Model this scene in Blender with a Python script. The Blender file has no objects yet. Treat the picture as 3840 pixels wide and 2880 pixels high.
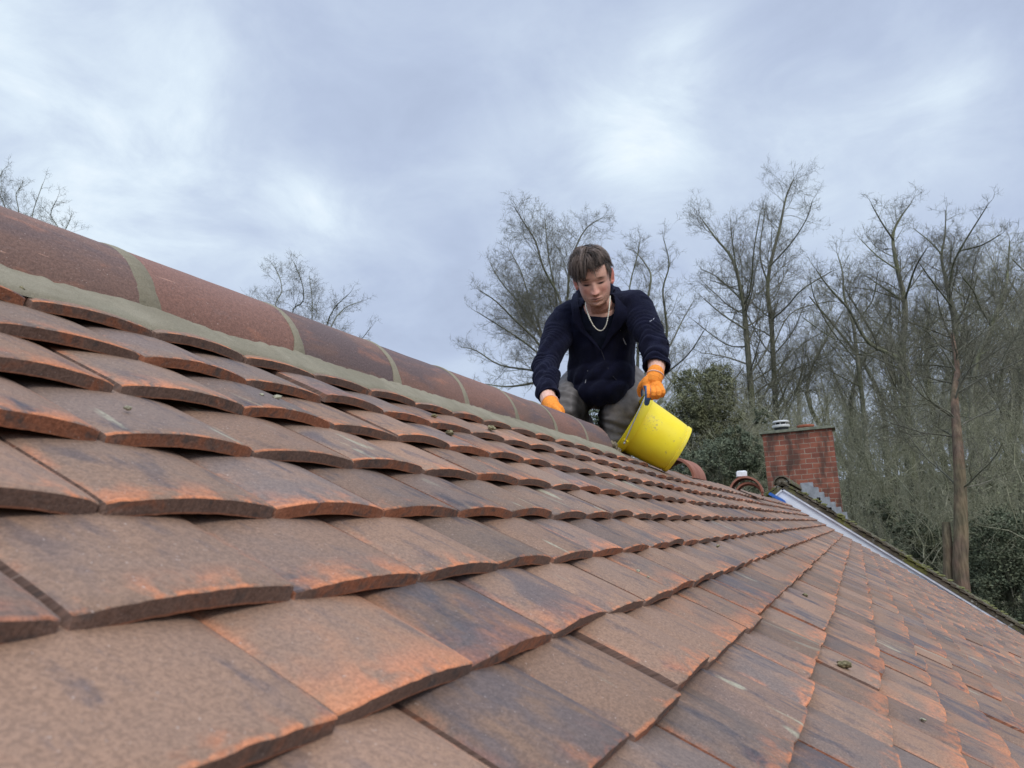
import bpy, bmesh, math, random
import numpy as np
from mathutils import Vector, Matrix, noise
random.seed(7)
np.random.seed(7)
S = bpy.context.scene
COL = S.collection
R_ = math.radians

# ------------------------------------------------------------------ camera
FPX = 2975.933221172421                      # focal length in pixels of the 3840 px wide photograph
CW = Vector((0.0, -0.34648607, 0.02478511))
RT = Matrix(((0.39414069832, -0.15668212535, -0.90559583784),
             (-0.91769218729, -0.12063978267, -0.37853281526),
             (-0.04994155905, 0.98025341337, -0.19133501051)))
cam = bpy.data.cameras.new('camera')
cam.sensor_width = 36.0
cam.lens = FPX / 3840 * 36
cam.clip_start = 0.01
cam.clip_end = 800
cam.dof.use_dof = True
cam.dof.focus_distance = 1.9
cam.dof.aperture_fstop = 15.0
camo = bpy.data.objects.new('camera', cam)
COL.objects.link(camo)
camo.matrix_world = Matrix.Translation(CW) @ RT.to_4x4()
S.camera = camo

def at(px, py, X):
    """point where the sight line through a photo pixel crosses the vertical plane x = X"""
    d = RT @ Vector(((px - 1920) / FPX, -(py - 1440) / FPX, -1))
    return CW + d * ((X - CW.x) / d.x)

# ------------------------------------------------------------------ world and sun (overcast)
SUN_EL, SUN_AZ = R_(40), R_(226)             # azimuth counted from +X towards +Y
world = bpy.data.worlds.new('World')
S.world = world
world.use_nodes = True
wn, wl = world.node_tree.nodes, world.node_tree.links
wn.clear()
def W(t, **k):
    n = wn.new(t)
    for a, b in k.items(): setattr(n, a, b)
    return n
wout = W('ShaderNodeOutputWorld')
sky = W('ShaderNodeTexSky', sky_type='NISHITA', sun_disc=False, sun_elevation=SUN_EL, sun_rotation=R_(90) - SUN_AZ)
sky.air_density = 1.0
sky.dust_density = 2.0
bg1 = W('ShaderNodeBackground'); bg1.inputs['Strength'].default_value = 0.08
wl.new(sky.outputs[0], bg1.inputs[0])
tc = W('ShaderNodeTexCoord')
sep = W('ShaderNodeSeparateXYZ'); wl.new(tc.outputs['Generated'], sep.inputs[0])
def wmath(op, a, b=None, c=None):
    n = W('ShaderNodeMath', operation=op)
    for i, v in enumerate((a, b, c)):
        if v is None: continue
        if isinstance(v, (int, float)): n.inputs[i].default_value = v
        else: wl.new(v, n.inputs[i])
    return n.outputs[0]
zz = wmath('ADD', wmath('MAXIMUM', sep.outputs[2], 0.0), 0.28)
cmb = W('ShaderNodeCombineXYZ')
wl.new(wmath('DIVIDE', sep.outputs[0], zz), cmb.inputs[0])
wl.new(wmath('DIVIDE', sep.outputs[1], zz), cmb.inputs[1])
def wnoise(scale, detail, rough, dist, off):
    m = W('ShaderNodeMapping'); m.inputs['Location'].default_value = off
    wl.new(cmb.outputs[0], m.inputs[0])
    n = W('ShaderNodeTexNoise'); n.inputs['Scale'].default_value = scale
    n.inputs['Detail'].default_value = detail; n.inputs['Roughness'].default_value = rough
    n.inputs['Distortion'].default_value = dist
    wl.new(m.outputs[0], n.inputs['Vector'])
    return n.outputs[0]
nA = wnoise(1.9, 7, 0.5, 0.5, (3.1, 1.7, 0))
nB = wnoise(4.2, 10, 0.62, 0.5, (7.4, 2.2, 0))
nC = wnoise(1.0, 3, 0.5, 0.2, (1.0, 5.0, 0))
# thin places in the cloud, each with its own direction in the sky
lobe = None
for (px, py, k, amp) in [(2380, 560, 190, 0.60), (2250, 430, 60, 0.3), (180, 300, 30, 0.55), (560, 640, 45, 0.40), (300, 880, 60, 0.28),
                         (1220, 800, 260, 0.42), (1060, 740, 300, 0.28), (2560, 190, 260, 0.42), (3620, 290, 160, 0.35), (3000, 420, 50, 0.15), (1750, 640, 60, 0.14)]:
    d = (RT @ Vector(((px - 1920) / FPX, -(py - 1440) / FPX, -1))).normalized()
    dp = W('ShaderNodeVectorMath', operation='DOT_PRODUCT')
    wl.new(tc.outputs['Generated'], dp.inputs[0]); dp.inputs[1].default_value = d
    g = wmath('MULTIPLY', wmath('POWER', wmath('MAXIMUM', dp.outputs['Value'], 0.0), k * 2.6), amp * 0.62)
    lobe = g if lobe is None else wmath('ADD', lobe, g)
lobe = wmath('MULTIPLY', lobe, wmath('ADD', wmath('MULTIPLY', nB, 1.5), 0.30))
t = wmath('ADD', wmath('ADD', wmath('MULTIPLY', wmath('SUBTRACT', nA, 0.5), 1.05), wmath('MULTIPLY', wmath('SUBTRACT', nB, 0.5), 0.55)), wmath('ADD', lobe, 0.31))
ramp = W('ShaderNodeValToRGB')
wl.new(t, ramp.inputs[0])
e = ramp.color_ramp.elements
e[0].position = 0.0; e[0].color = (0.395, 0.465, 0.625, 1)
e[1].position = 1.0; e[1].color = (0.84, 0.93, 1.0, 1)
for p, c in ((0.30, (0.478, 0.562, 0.735, 1)), (0.55, (0.580, 0.675, 0.825, 1)), (0.78, (0.71, 0.82, 0.93, 1))):
    q = ramp.color_ramp.elements.new(p); q.color = c
# an overcast sky is brightest overhead
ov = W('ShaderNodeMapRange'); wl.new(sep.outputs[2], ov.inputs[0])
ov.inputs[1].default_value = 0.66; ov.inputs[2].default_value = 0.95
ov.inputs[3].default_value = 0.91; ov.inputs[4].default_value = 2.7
# below the horizon: dim ground
gd = W('ShaderNodeMapRange'); wl.new(sep.outputs[2], gd.inputs[0])
gd.inputs[1].default_value = -0.10; gd.inputs[2].default_value = 0.0
gd.inputs[3].default_value = 0.25; gd.inputs[4].default_value = 1.0
bg2 = W('ShaderNodeBackground')
wl.new(ramp.outputs[0], bg2.inputs[0])
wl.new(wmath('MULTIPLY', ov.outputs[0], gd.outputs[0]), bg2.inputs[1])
mx = W('ShaderNodeMixShader'); mx.inputs[0].default_value = 0.95
wl.new(bg1.outputs[0], mx.inputs[1]); wl.new(bg2.outputs[0], mx.inputs[2])
wl.new(mx.outputs[0], wout.inputs[0])

sun = bpy.data.lights.new('sun', 'SUN')
sun.energy = 1.5
sun.angle = R_(26)
sun.color = (1.0, 0.965, 0.92)
suno = bpy.data.objects.new('sun', sun)
COL.objects.link(suno)
sd = Vector((math.cos(SUN_EL) * math.cos(SUN_AZ), math.cos(SUN_EL) * math.sin(SUN_AZ), math.sin(SUN_EL)))
suno.rotation_euler = sd.to_track_quat('Z', 'Y').to_euler()

S.view_settings.view_transform = 'Standard'
S.view_settings.look = 'None'
S.view_settings.exposure = 0.24
S.view_settings.gamma = 1.0
S.cycles.max_bounces = 6
S.cycles.use_denoising = True

# ------------------------------------------------------------------ material helper
class Mat:
    def __init__(s, name, rough=0.8, spec=0.3):
        s.m = bpy.data.materials.new(name); s.m.use_nodes = True
        s.nt = s.m.node_tree; s.n = s.nt.nodes; s.l = s.nt.links
        s.b = s.n['Principled BSDF']
        s.b.inputs['Roughness'].default_value = rough
        s.b.inputs['Specular IOR Level'].default_value = spec
        s.tc = s.n.new('ShaderNodeTexCoord')
    def put(s, sock, v):
        if isinstance(v, (int, float)): sock.default_value = v
        elif isinstance(v, (tuple, list)): sock.default_value = tuple(v) if len(v) != 3 or sock.type != 'RGBA' else (*v, 1)
        else: s.l.new(v, sock)
    def math(s, op, a, b=None, c=None, clamp=False):
        n = s.n.new('ShaderNodeMath'); n.operation = op; n.use_clamp = clamp
        for i, v in enumerate((a, b, c)):
            if v is not None: s.put(n.inputs[i], v)
        return n.outputs[0]
    def vec(s, op, a, b):
        n = s.n.new('ShaderNodeVectorMath'); n.operation = op
        s.put(n.inputs[0], a)
        if op == 'SCALE': s.put(n.inputs[3], b)
        else: s.put(n.inputs[1], b)
        return n.outputs[0]
    def step(s, v, lo, hi, a=0.0, b=1.0):
        n = s.n.new('ShaderNodeMapRange'); n.interpolation_type = 'SMOOTHSTEP'
        s.put(n.inputs[0], v)
        for i, q in enumerate((lo, hi, a, b)): s.put(n.inputs[i + 1], q)
        return n.outputs[0]
    def noise(s, vec, scale, detail=3, rough=0.55, dist=0.0, sc=None, col=False):
        if sc is not None: vec = s.vec('MULTIPLY', vec, sc)
        n = s.n.new('ShaderNodeTexNoise')
        s.put(n.inputs['Vector'], vec); n.inputs['Scale'].default_value = scale
        n.inputs['Detail'].default_value = detail; n.inputs['Roughness'].default_value = rough
        n.inputs['Distortion'].default_value = dist
        return n.outputs['Color' if col else 'Fac']
    def mix(s, f, a, b, mode='MIX'):
        n = s.n.new('ShaderNodeMix'); n.data_type = 'RGBA'; n.blend_type = mode
        s.put(n.inputs[0], f); s.put(n.inputs[6], a); s.put(n.inputs[7], b)
        return n.outputs[2]
    def attr(s, name):
        n = s.n.new('ShaderNodeAttribute'); n.attribute_name = name
        return n
    def sep(s, v):
        n = s.n.new('ShaderNodeSeparateXYZ'); s.put(n.inputs[0], v)
        return n.outputs
    def bump(s, h, strength, dist):
        n = s.n.new('ShaderNodeBump'); n.inputs['Strength'].default_value = strength
        n.inputs['Distance'].default_value = dist
        s.put(n.inputs['Height'], h)
        s.l.new(n.outputs[0], s.b.inputs['Normal'])
    def color(s, c): s.put(s.b.inputs['Base Color'], c)

def simple(name, col, rough=0.8, spec=0.3, var=0.12, scale=30, bump=0.0, bd=0.002, metallic=0.0):
    m = Mat(name, rough, spec)
    v = m.noise(m.tc.outputs['Object'], scale, 4)
    m.color(m.mix(1.0, col, m.mix(m.step(v, 0.3, 0.7), (1 - var,) * 3, (1 + var,) * 3), 'MULTIPLY'))
    m.b.inputs['Metallic'].default_value = metallic
    if bump: m.bump(m.noise(m.tc.outputs['Object'], scale * 4, 4), bump, bd)
    return m.m

# ---- clay tile: uv in metres (u across, v up the slope, v < 0 on the cut tail edge), 'tint' = three random numbers per tile
def tile_material(name, ridge=False):
    m = Mat(name, 0.82, 0.35)
    uv = m.tc.outputs['UV']
    tint = m.attr('tint').outputs['Color']
    T = m.sep(tint)
    U = m.sep(uv)
    P = m.vec('ADD', uv, m.vec('SCALE', tint, 23.0))
    PR = m.vec('MULTIPLY', P, (0.28, 1.0, 1.0)) if ridge else P
    big = m.noise(PR, 11, 4, 0.6)
    med = m.noise(PR, 34, 4, 0.6, 0.4)
    streak = m.noise(P, 1.0, 4, 0.6, 0.3, sc=((42, 14, 1) if not ridge else (9, 30, 1)))
    grain = m.noise(P, 520, 2, 0.7)
    grain2 = m.noise(P, 250, 3, 0.7)
    if ridge:
        base = m.mix(m.step(T[0], 0.2, 0.8), (0.200, 0.120, 0.092), (0.245, 0.126, 0.092))
        base = m.mix(m.math('MULTIPLY', m.step(big, 0.44, 0.62), 0.85), base, (0.135, 0.100, 0.098))
        base = m.mix(m.math('MULTIPLY', m.step(med, 0.57, 0.74), 0.42), base, (0.43, 0.185, 0.11))
        base = m.mix(m.math('MULTIPLY', m.step(streak, 0.60, 0.72), 0.35), base, (0.20, 0.15, 0.14))
        scr = m.noise(P, 1.0, 3, 0.5, 0.2, sc=(12, 190, 1))
        base = m.mix(m.math('MULTIPLY', m.step(scr, 0.70, 0.76), 0.7), base, (0.60, 0.34, 0.24))
    else:
        base = m.mix(T[0], (0.212, 0.146, 0.106), (0.285, 0.174, 0.115))
        base = m.mix(m.math('MULTIPLY', m.step(T[1], 0.55, 1.0), 0.75), base, (0.165, 0.130, 0.115))
        base = m.mix(m.math('MULTIPLY', m.step(big, 0.42, 0.62), 0.5), base, (0.305, 0.185, 0.120))
        # slate blue kiln marks running up the slope
        sl = m.math('MULTIPLY', m.step(m.math('ADD', m.math('MULTIPLY', streak, 0.5), m.math('MULTIPLY', m.noise(P, 1.0, 4, 0.6, 0.5, sc=(16, 10, 1)), 0.5)), 0.50, 0.62), m.step(big, 0.34, 0.54))
        sl = m.math('MULTIPLY', sl, m.math('ADD', 0.35, m.math('MULTIPLY', T[1], 0.6)))
        base = m.mix(sl, base, (0.078, 0.074, 0.086))
        # orange clay near the tail and along the side edges
        tail = m.step(U[1], 0.0, m.math('ADD', 0.018, m.math('MULTIPLY', T[2], 0.034)), 1.0, 0.0)
        side = m.step(m.math('ABSOLUTE', U[0]), 0.070, 0.0825)
        oz = m.math('MAXIMUM', m.math('MULTIPLY', tail, 1.0), m.math('MULTIPLY', side, 0.85))
        of = m.math('MULTIPLY', oz, m.step(m.math('ADD', med, m.math('MULTIPLY', m.math('SUBTRACT', T[2], 0.5), 0.30)), 0.46, 0.72))
        base = m.mix(m.math('MULTIPLY', of, 0.85), base, (0.55, 0.215, 0.105))
        rim = m.math('MULTIPLY', m.step(U[1], 0.001, 0.005, 1.0, 0.0), m.step(med, 0.44, 0.56))
        base = m.mix(m.math('MULTIPLY', rim, 0.75), base, (0.62, 0.225, 0.10))
        # large orange wash on a few
        ow = m.math('MULTIPLY', m.step(T[2], 0.72, 0.98), m.step(m.noise(P, 16, 3, 0.6), 0.45, 0.66))
        base = m.mix(m.math('MULTIPLY', ow, 0.5), base, (0.42, 0.205, 0.110))
        lum = m.math('ADD', 0.80, m.math('MULTIPLY', m.math('FRACT', m.math('MULTIPLY', T[1], 7.31)), 0.36))
        base = m.vec('SCALE', base, lum)
        dk = m.math('MULTIPLY', m.step(m.math('FRACT', m.math('MULTIPLY', T[0], 5.77)), 0.86, 0.95), m.step(m.noise(P, 1.0, 4, 0.6, 0.4, sc=(24, 12, 1)), 0.36, 0.58))
        base = m.mix(m.math('MULTIPLY', dk, 0.6), base, (0.085, 0.085, 0.10))
        # pale mortar smear / lichen on a few tiles
        pl = m.math('MULTIPLY', m.step(m.noise(P, 1.0, 3, 0.5, 0.5, sc=(34, 9, 1)), 0.63, 0.70), m.step(T[2], 0.40, 0.10))
        base = m.mix(m.math('MULTIPLY', pl, 0.75), base, (0.40, 0.385, 0.275))
    # cut tail face: darker fired clay with score lines
    if not ridge:
        sc = m.noise(P, 1.0, 2, 0.6, 0.0, sc=(700, 30, 1))
        fr = m.mix(m.step(m.math('ADD', m.noise(P, 24, 4, 0.65, 0.5), m.math('MULTIPLY', m.math('SUBTRACT', T[1], 0.5), 0.35)), 0.48, 0.66), (0.225, 0.145, 0.112), (0.40, 0.165, 0.092))
        fr = m.mix(m.math('MULTIPLY', m.step(m.noise(P, 60, 3), 0.56, 0.68), 0.7), fr, (0.120, 0.102, 0.095))
        fr = m.mix(1.0, fr, m.mix(m.step(sc, 0.3, 0.7), (0.88, 0.88, 0.88), (1.08, 1.08, 1.08)), 'MULTIPLY')
        fr = m.mix(m.math('MULTIPLY', m.step(U[1], -0.0118, -0.0135), 0.6), fr, (0.52, 0.20, 0.10))
        base = m.mix(m.step(U[1], -0.0006, -0.0012), base, fr)
    g = m.mix(m.step(m.math('ADD', m.math('MULTIPLY', grain, 0.45), m.math('MULTIPLY', grain2, 0.55)), 0.38, 0.62), (0.79, 0.79, 0.80), (1.19, 1.18, 1.17))
    base = m.mix(1.0, base, g, 'MULTIPLY')
    sp = m.step(m.noise(P, 330, 2, 0.6), 0.69, 0.75)
    base = m.mix(m.math('MULTIPLY', sp, 0.6), base, (0.66, 0.54, 0.47))
    m.color(base)
    h = m.math('ADD', m.math('MULTIPLY', grain, 0.5), m.math('ADD', grain2, m.math('MULTIPLY', med, 1.2)))
    m.bump(h, 0.55, 0.0016)
    m.put(m.b.inputs['Roughness'], m.step(big, 0.3, 0.7, 0.70, 0.92))
    return m.m
M_tile = tile_material('clay_tile')
M_ridge = tile_material('ridge_clay', True)

def mortar_material():
    m = Mat('mortar', 0.93, 0.2)
    o = m.tc.outputs['Object']
    c = m.mix(m.step(m.noise(o, 9, 5, 0.6), 0.35, 0.65), (0.235, 0.205, 0.142), (0.295, 0.260, 0.186))
    c = m.mix(m.math('MULTIPLY', m.step(m.noise(o, 40, 4, 0.6), 0.55, 0.75), 0.45), c, (0.190, 0.172, 0.118))
    c = m.mix(m.math('MULTIPLY', m.step(m.noise(o, 5, 5, 0.65, 0.6), 0.48, 0.66), 0.4), c, (0.205, 0.188, 0.130))
    g = m.noise(o, 600, 3, 0.7)
    c = m.mix(1.0, c, m.mix(m.step(g, 0.3, 0.7), (0.86,) * 3, (1.12,) * 3), 'MULTIPLY')
    m.color(c)
    m.bump(m.math('ADD', m.math('MULTIPLY', g, 0.3), m.math('ADD', m.noise(o, 70, 5, 0.65), m.math('MULTIPLY', m.noise(o, 1.0, 3, 0.5, 0.6, sc=(14, 40, 40)), 1.2))), 0.6, 0.003)
    return m.m
M_mortar = mortar_material()

# ------------------------------------------------------------------ mesh helpers
class MB:
    """collects geometry for one mesh object"""
    def __init__(s): s.v = []; s.f = []; s.mi = []; s.sm = []
    def add(s, vs, fs, mi=0, smooth=True):
        o = len(s.v); s.v.extend([tuple(v) for v in vs])
        for f in fs:
            s.f.append(tuple(i + o for i in f)); s.mi.append(mi); s.sm.append(smooth)
    def grid(s, rows, closed=False, cap0=False, cap1=False, mi=0, smooth=True):
        n = len(rows[0]); vs = [p for r in rows for p in r]; fs = []
        for i in range(len(rows) - 1):
            for j in range(n if closed else n - 1):
                k = (j + 1) % n
                fs.append((i * n + j, i * n + k, (i + 1) * n + k, (i + 1) * n + j))
        if cap0: fs.append(tuple(range(n - 1, -1, -1)))
        if cap1: fs.append(tuple((len(rows) - 1) * n + j for j in range(n)))
        s.add(vs, fs, mi, smooth)
    def box(s, c, sz, M=None, mi=0):
        c = Vector(c); h = Vector(sz) / 2
        vs = [Vector((x * h.x, y * h.y, z * h.z)) for x in (-1, 1) for y in (-1, 1) for z in (-1, 1)]
        vs = [(M @ v if M else v) + c for v in vs]
        s.add(vs, [(0, 1, 3, 2), (4, 6, 7, 5), (0, 4, 5, 1), (2, 3, 7, 6), (0, 2, 6, 4), (1, 5, 7, 3)], mi, False)
    def tube(s, pts, rad, n=8, caps=True, mi=0, squash=None):
        pts = [Vector(p) for p in pts]
        if isinstance(rad, (int, float)): rad = [rad] * len(pts)
        rows = []; prev = None
        for i, p in enumerate(pts):
            d = (pts[min(i + 1, len(pts) - 1)] - pts[max(i - 1, 0)]).normalized()
            if prev is None:
                a = Vector((0, 0, 1)) if abs(d.z) < 0.9 else Vector((1, 0, 0))
                x = d.cross(a).normalized()
            else:
                x = (prev - d * prev.dot(d)).normalized()
            prev = x; y = d.cross(x)
            rows.append([p + (x * math.cos(2 * math.pi * k / n) + y * math.sin(2 * math.pi * k / n)) * rad[i] for k in range(n)])
        if caps:
            # rounded ends
            d0 = (pts[0] - pts[1]).normalized(); d1 = (pts[-1] - pts[-2]).normalized()
            def dome(row, c, d, r):
                return [[c + (q - c) * math.cos(a) + d * r * math.sin(a) for q in row] for a in (0.6, 1.15)]
            rows = dome(rows[0], pts[0], d0, rad[0])[::-1] + rows + dome(rows[-1], pts[-1], d1, rad[-1])
        s.grid(rows, True, caps, caps, mi)
    def ellipsoid(s, c, r, M=None, nu=16, nv=10, mi=0):
        c = Vector(c); rows = []
        for i in range(1, nv):
            a = math.pi * i / nv
            row = []
            for j in range(nu):
                b = 2 * math.pi * j / nu
                v = Vector((r[0] * math.sin(a) * math.cos(b), r[1] * math.sin(a) * math.sin(b), r[2] * math.cos(a)))
                row.append((M @ v if M else v) + c)
            rows.append(row)
        s.grid(rows[::-1], True, True, True, mi)
    def mesh(s, name):
        me = bpy.data.meshes.new(name)
        me.from_pydata(s.v, [], s.f); me.update()
        me.polygons.foreach_set('material_index', s.mi)
        me.polygons.foreach_set('use_smooth', s.sm)
        return me
    def build(s, name, mats, parent=None, sharp=40):
        me = s.mesh(name)
        for m in (mats if isinstance(mats, (list, tuple)) else [mats]): me.materials.append(m)
        if sharp: me.set_sharp_from_angle(angle=R_(sharp))
        return link(name, me, parent)

def link(name, me, parent=None):
    o = bpy.data.objects.new(name, me); COL.objects.link(o)
    if parent is not None:
        o.parent = parent
        o.matrix_parent_inverse = Matrix.Translation(parent_loc(parent)).inverted() if parent.type == 'EMPTY' or parent.location.length else Matrix()
    return o
def parent_loc(p):
    v = Vector(p.location)
    while p.parent is not None: p = p.parent
    return v
def tag(o, label=None, cat=None, group=None, kind=None):
    for k, v in (('label', label), ('category', cat), ('group', group), ('kind', kind)):
        if v: o[k] = v
    return o
def empty(name, loc=(0, 0, 0)):
    o = bpy.data.objects.new(name, None); COL.objects.link(o); o.location = loc
    o.empty_display_size = 0.2
    return o
def remeshed(mb, voxel, smooth_it=4, name='m', disp=None):
    """fuse overlapping solids into one continuous skin"""
    me = mb.mesh(name); o = bpy.data.objects.new(name, me); COL.objects.link(o)
    r = o.modifiers.new('r', 'REMESH'); r.mode = 'VOXEL'; r.voxel_size = voxel
    if smooth_it:
        q = o.modifiers.new('s', 'SMOOTH'); q.factor = 0.5; q.iterations = smooth_it
    dg = bpy.context.evaluated_depsgraph_get()
    out = bpy.data.meshes.new_from_object(o.evaluated_get(dg))
    bpy.data.objects.remove(o); bpy.data.meshes.remove(me)
    if disp:
        co = np.zeros(len(out.vertices) * 3); out.vertices.foreach_get('co', co); co = co.reshape(-1, 3)
        no = np.zeros(len(out.vertices) * 3); out.vertices.foreach_get('normal', no); no = no.reshape(-1, 3)
        co = disp(co, no)
        out.vertices.foreach_set('co', co.ravel()); out.update()
    out.polygons.foreach_set('use_smooth', [True] * len(out.polygons))
    return out
def vcol(me, name, cols):
    a = me.color_attributes.new(name, 'FLOAT_COLOR', 'POINT')
    c = np.ones((len(me.vertices), 4)); c[:, :3] = cols
    a.data.foreach_set('color', c.ravel())

# ------------------------------------------------------------------ the roof
TH = R_(34.60582056)
CT, ST = math.cos(TH), math.sin(TH)
def rp(X, Y, h=0.0):
    """roof coordinates (along ridge, up the slope, off the surface) -> world"""
    return Vector((X, Y * CT - h * ST, Y * ST + h * CT))
G, TW, TL, TT = 0.107, 0.165, 0.265, 0.0138
TILT, CAM = 0.150, 0.0062
VERGE = 10.30
APEX_Y = 0.6245
ACROSS = APEX_Y / CT                       # slope length to the apex

house = empty('house', (5, 0.62, -5.0))
tag(house, 'house whose red-brown clay tiled roof fills the foreground, mortared ridge part finished', 'house')
M_deck = simple('roofing_felt', (0.035, 0.033, 0.035), 0.9)
deck = MB()
dh = 0.058
for sgn in (1, -1):
    def q(X, Y, h):
        p = rp(X, Y, h)
        return p if sgn > 0 else Vector((p.x, 2 * APEX_Y - p.y, p.z))
    prof = [(-3.3, -dh), (ACROSS - dh * ST / CT * 0 - 0.002, -dh)]
    a, b = [q(x, -3.3, -dh) for x in (-3.0, VERGE - 0.03)], [q(x, ACROSS + dh * math.tan(TH) * -1, -dh) for x in (-3.0, VERGE - 0.03)]
    deck.add([a[0], a[1], b[1], b[0]], [(0, 1, 2, 3) if sgn > 0 else (3, 2, 1, 0)], 0, False)
roof = deck.build('roof', M_deck, house)
solid = roof.modifiers.new('thick', 'SOLIDIFY'); solid.thickness = 0.05; solid.offset = -1

def tile_block(name, tiles, mat, parent, back=False):
    """tiles: list of (X centre, Y of tail, lift, yaw, width, length, detail). One mesh for the course."""
    V, F, UV, TN = [], [], [], []
    for (xc, yt, lift, yaw, wid, ln, det, roll) in tiles:
        nu = (20, 10, 6)[det]
        vs_ = ((0.0, 0.0014, 0.02, 0.05, 0.09, 0.13, ln), (0.0, 0.0014, 0.05, 0.13, ln), (0.0, 0.12, ln))[det]
        tn = (random.random(), random.random(), random.random())
        sd_ = random.random() * 100
        cam_ = CAM * random.uniform(0.75, 1.35)
        hw = wid / 2
        co, si = math.cos(yaw), math.sin(yaw)
        rowlen = 2 * (nu + 1)
        base = len(V)
        for j, v in enumerate(vs_):
            ins = 0.0009 if (j == 0 and det < 2) else 0.0
            top, bot = [], []
            for i in range(nu + 1):
                u = -1 + 2 * i / nu
                cu = u * (hw - ins)
                hh = cam_ * (1 - u * u) - TILT * v - 0.05 * (v - 0.1) ** 2 + lift + roll * u
                corner = (0.0022 if v < 0.01 else 0.0012) * max(0, abs(u) - 0.88) / 0.12
                vj = v
                if j <= 1 and det == 0:
                    vj += 0.0011 * noise.noise((u * 14, sd_, 0)) + 0.0028 * max(0, noise.noise((u * 5, sd_, 4)) - 0.35)
                if abs(u) > 0.86 and j <= 1: vj += 0.0022 * (abs(u) - 0.86) / 0.14
                top.append((cu, vj, hh - ins - corner))
                bj = v + (0.0008 * noise.noise((u * 20, sd_, 9)) if j <= 1 and det == 0 else 0)
                bot.append((cu * 0.995, bj, hh - TT + ins * 0.5 + (0.0006 * noise.noise((u * 17, sd_, 3)) if det == 0 else 0)))
            ring = top + bot[::-1]
            for (cu, vv, hh) in ring:
                X = xc + cu * co - vv * si; Y = yt + cu * si + vv * co
                p = rp(X, Y, hh)
                if back: p = Vector((p.x, 2 * APEX_Y - p.y, p.z))
                V.append(p)
        def idx(j, k): return base + j * rowlen + k
        def uvp(j, k):
            i = k if k <= nu else (rowlen - 1 - k)
            u = (-1 + 2 * i / nu) * hw
            return (u, vs_[j])
        for j in range(len(vs_) - 1):
            for k in range(rowlen):
                k2 = (k + 1) % rowlen
                F.append((idx(j, k), idx(j, k2), idx(j + 1, k2), idx(j + 1, k)))
                if k in (nu, rowlen - 1):         # side faces
                    sgn = 1 if k == nu else -1
                    a, b = (0.0, -0.0125) if k == nu else (-0.0125, 0.0)
                    UV += [(a + vs_[j] * 1.0, -0.005), (b + vs_[j], -0.005), (b + vs_[j + 1], -0.005), (a + vs_[j + 1], -0.005)]
                else:
                    ua, ub = uvp(j, k)[0], uvp(j, k2)[0]
                    vt = 0.0 if k < nu else -0.011
                    if k < nu: UV += [(ua, vs_[j]), (ub, vs_[j]), (ub, vs_[j + 1]), (ua, vs_[j + 1])]
                    else: UV += [(ua, -0.006)] * 4
                TN += [tn] * 4
        # tail and head caps
        for i in range(nu):
            a, b, c, d = idx(0, i), idx(0, rowlen - 1 - i), idx(0, rowlen - 2 - i), idx(0, i + 1)
            F.append((a, b, c, d))
            u0, u1 = (-1 + 2 * i / nu) * hw, (-1 + 2 * (i + 1) / nu) * hw
            UV += [(u0, -0.0014), (u0, -0.0139), (u1, -0.0139), (u1, -0.0014)]; TN += [tn] * 4
            L = len(vs_) - 1
            a, b, c, d = idx(L, i), idx(L, i + 1), idx(L, rowlen - 2 - i), idx(L, rowlen - 1 - i)
            F.append((a, b, c, d)); UV += [(u0, -0.0014), (u1, -0.0014), (u1, -0.0139), (u0, -0.0139)]; TN += [tn] * 4
    me = bpy.data.meshes.new(name)
    if back: 
        F = [tuple(reversed(f)) for f in F]
        UV = [q for i in range(0, len(UV), 4) for q in reversed(UV[i:i + 4])]
        TN = [q for i in range(0, len(TN), 4) for q in reversed(TN[i:i + 4])]
    me.from_pydata([tuple(v) for v in V], [], F); me.update()
    uvl = me.uv_layers.new(name='UVMap'); uvl.data.foreach_set('uv', np.array(UV).ravel())
    ca = me.color_attributes.new('tint', 'FLOAT_COLOR', 'CORNER')
    arr = np.ones((len(TN), 4)); arr[:, :3] = TN
    ca.data.foreach_set('color', arr.ravel())
    me.polygons.foreach_set('use_smooth', [True] * len(me.polygons))
    me.materials.append(mat)
    me.set_sharp_from_angle(angle=R_(38))
    return link(name, me, parent)

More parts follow.
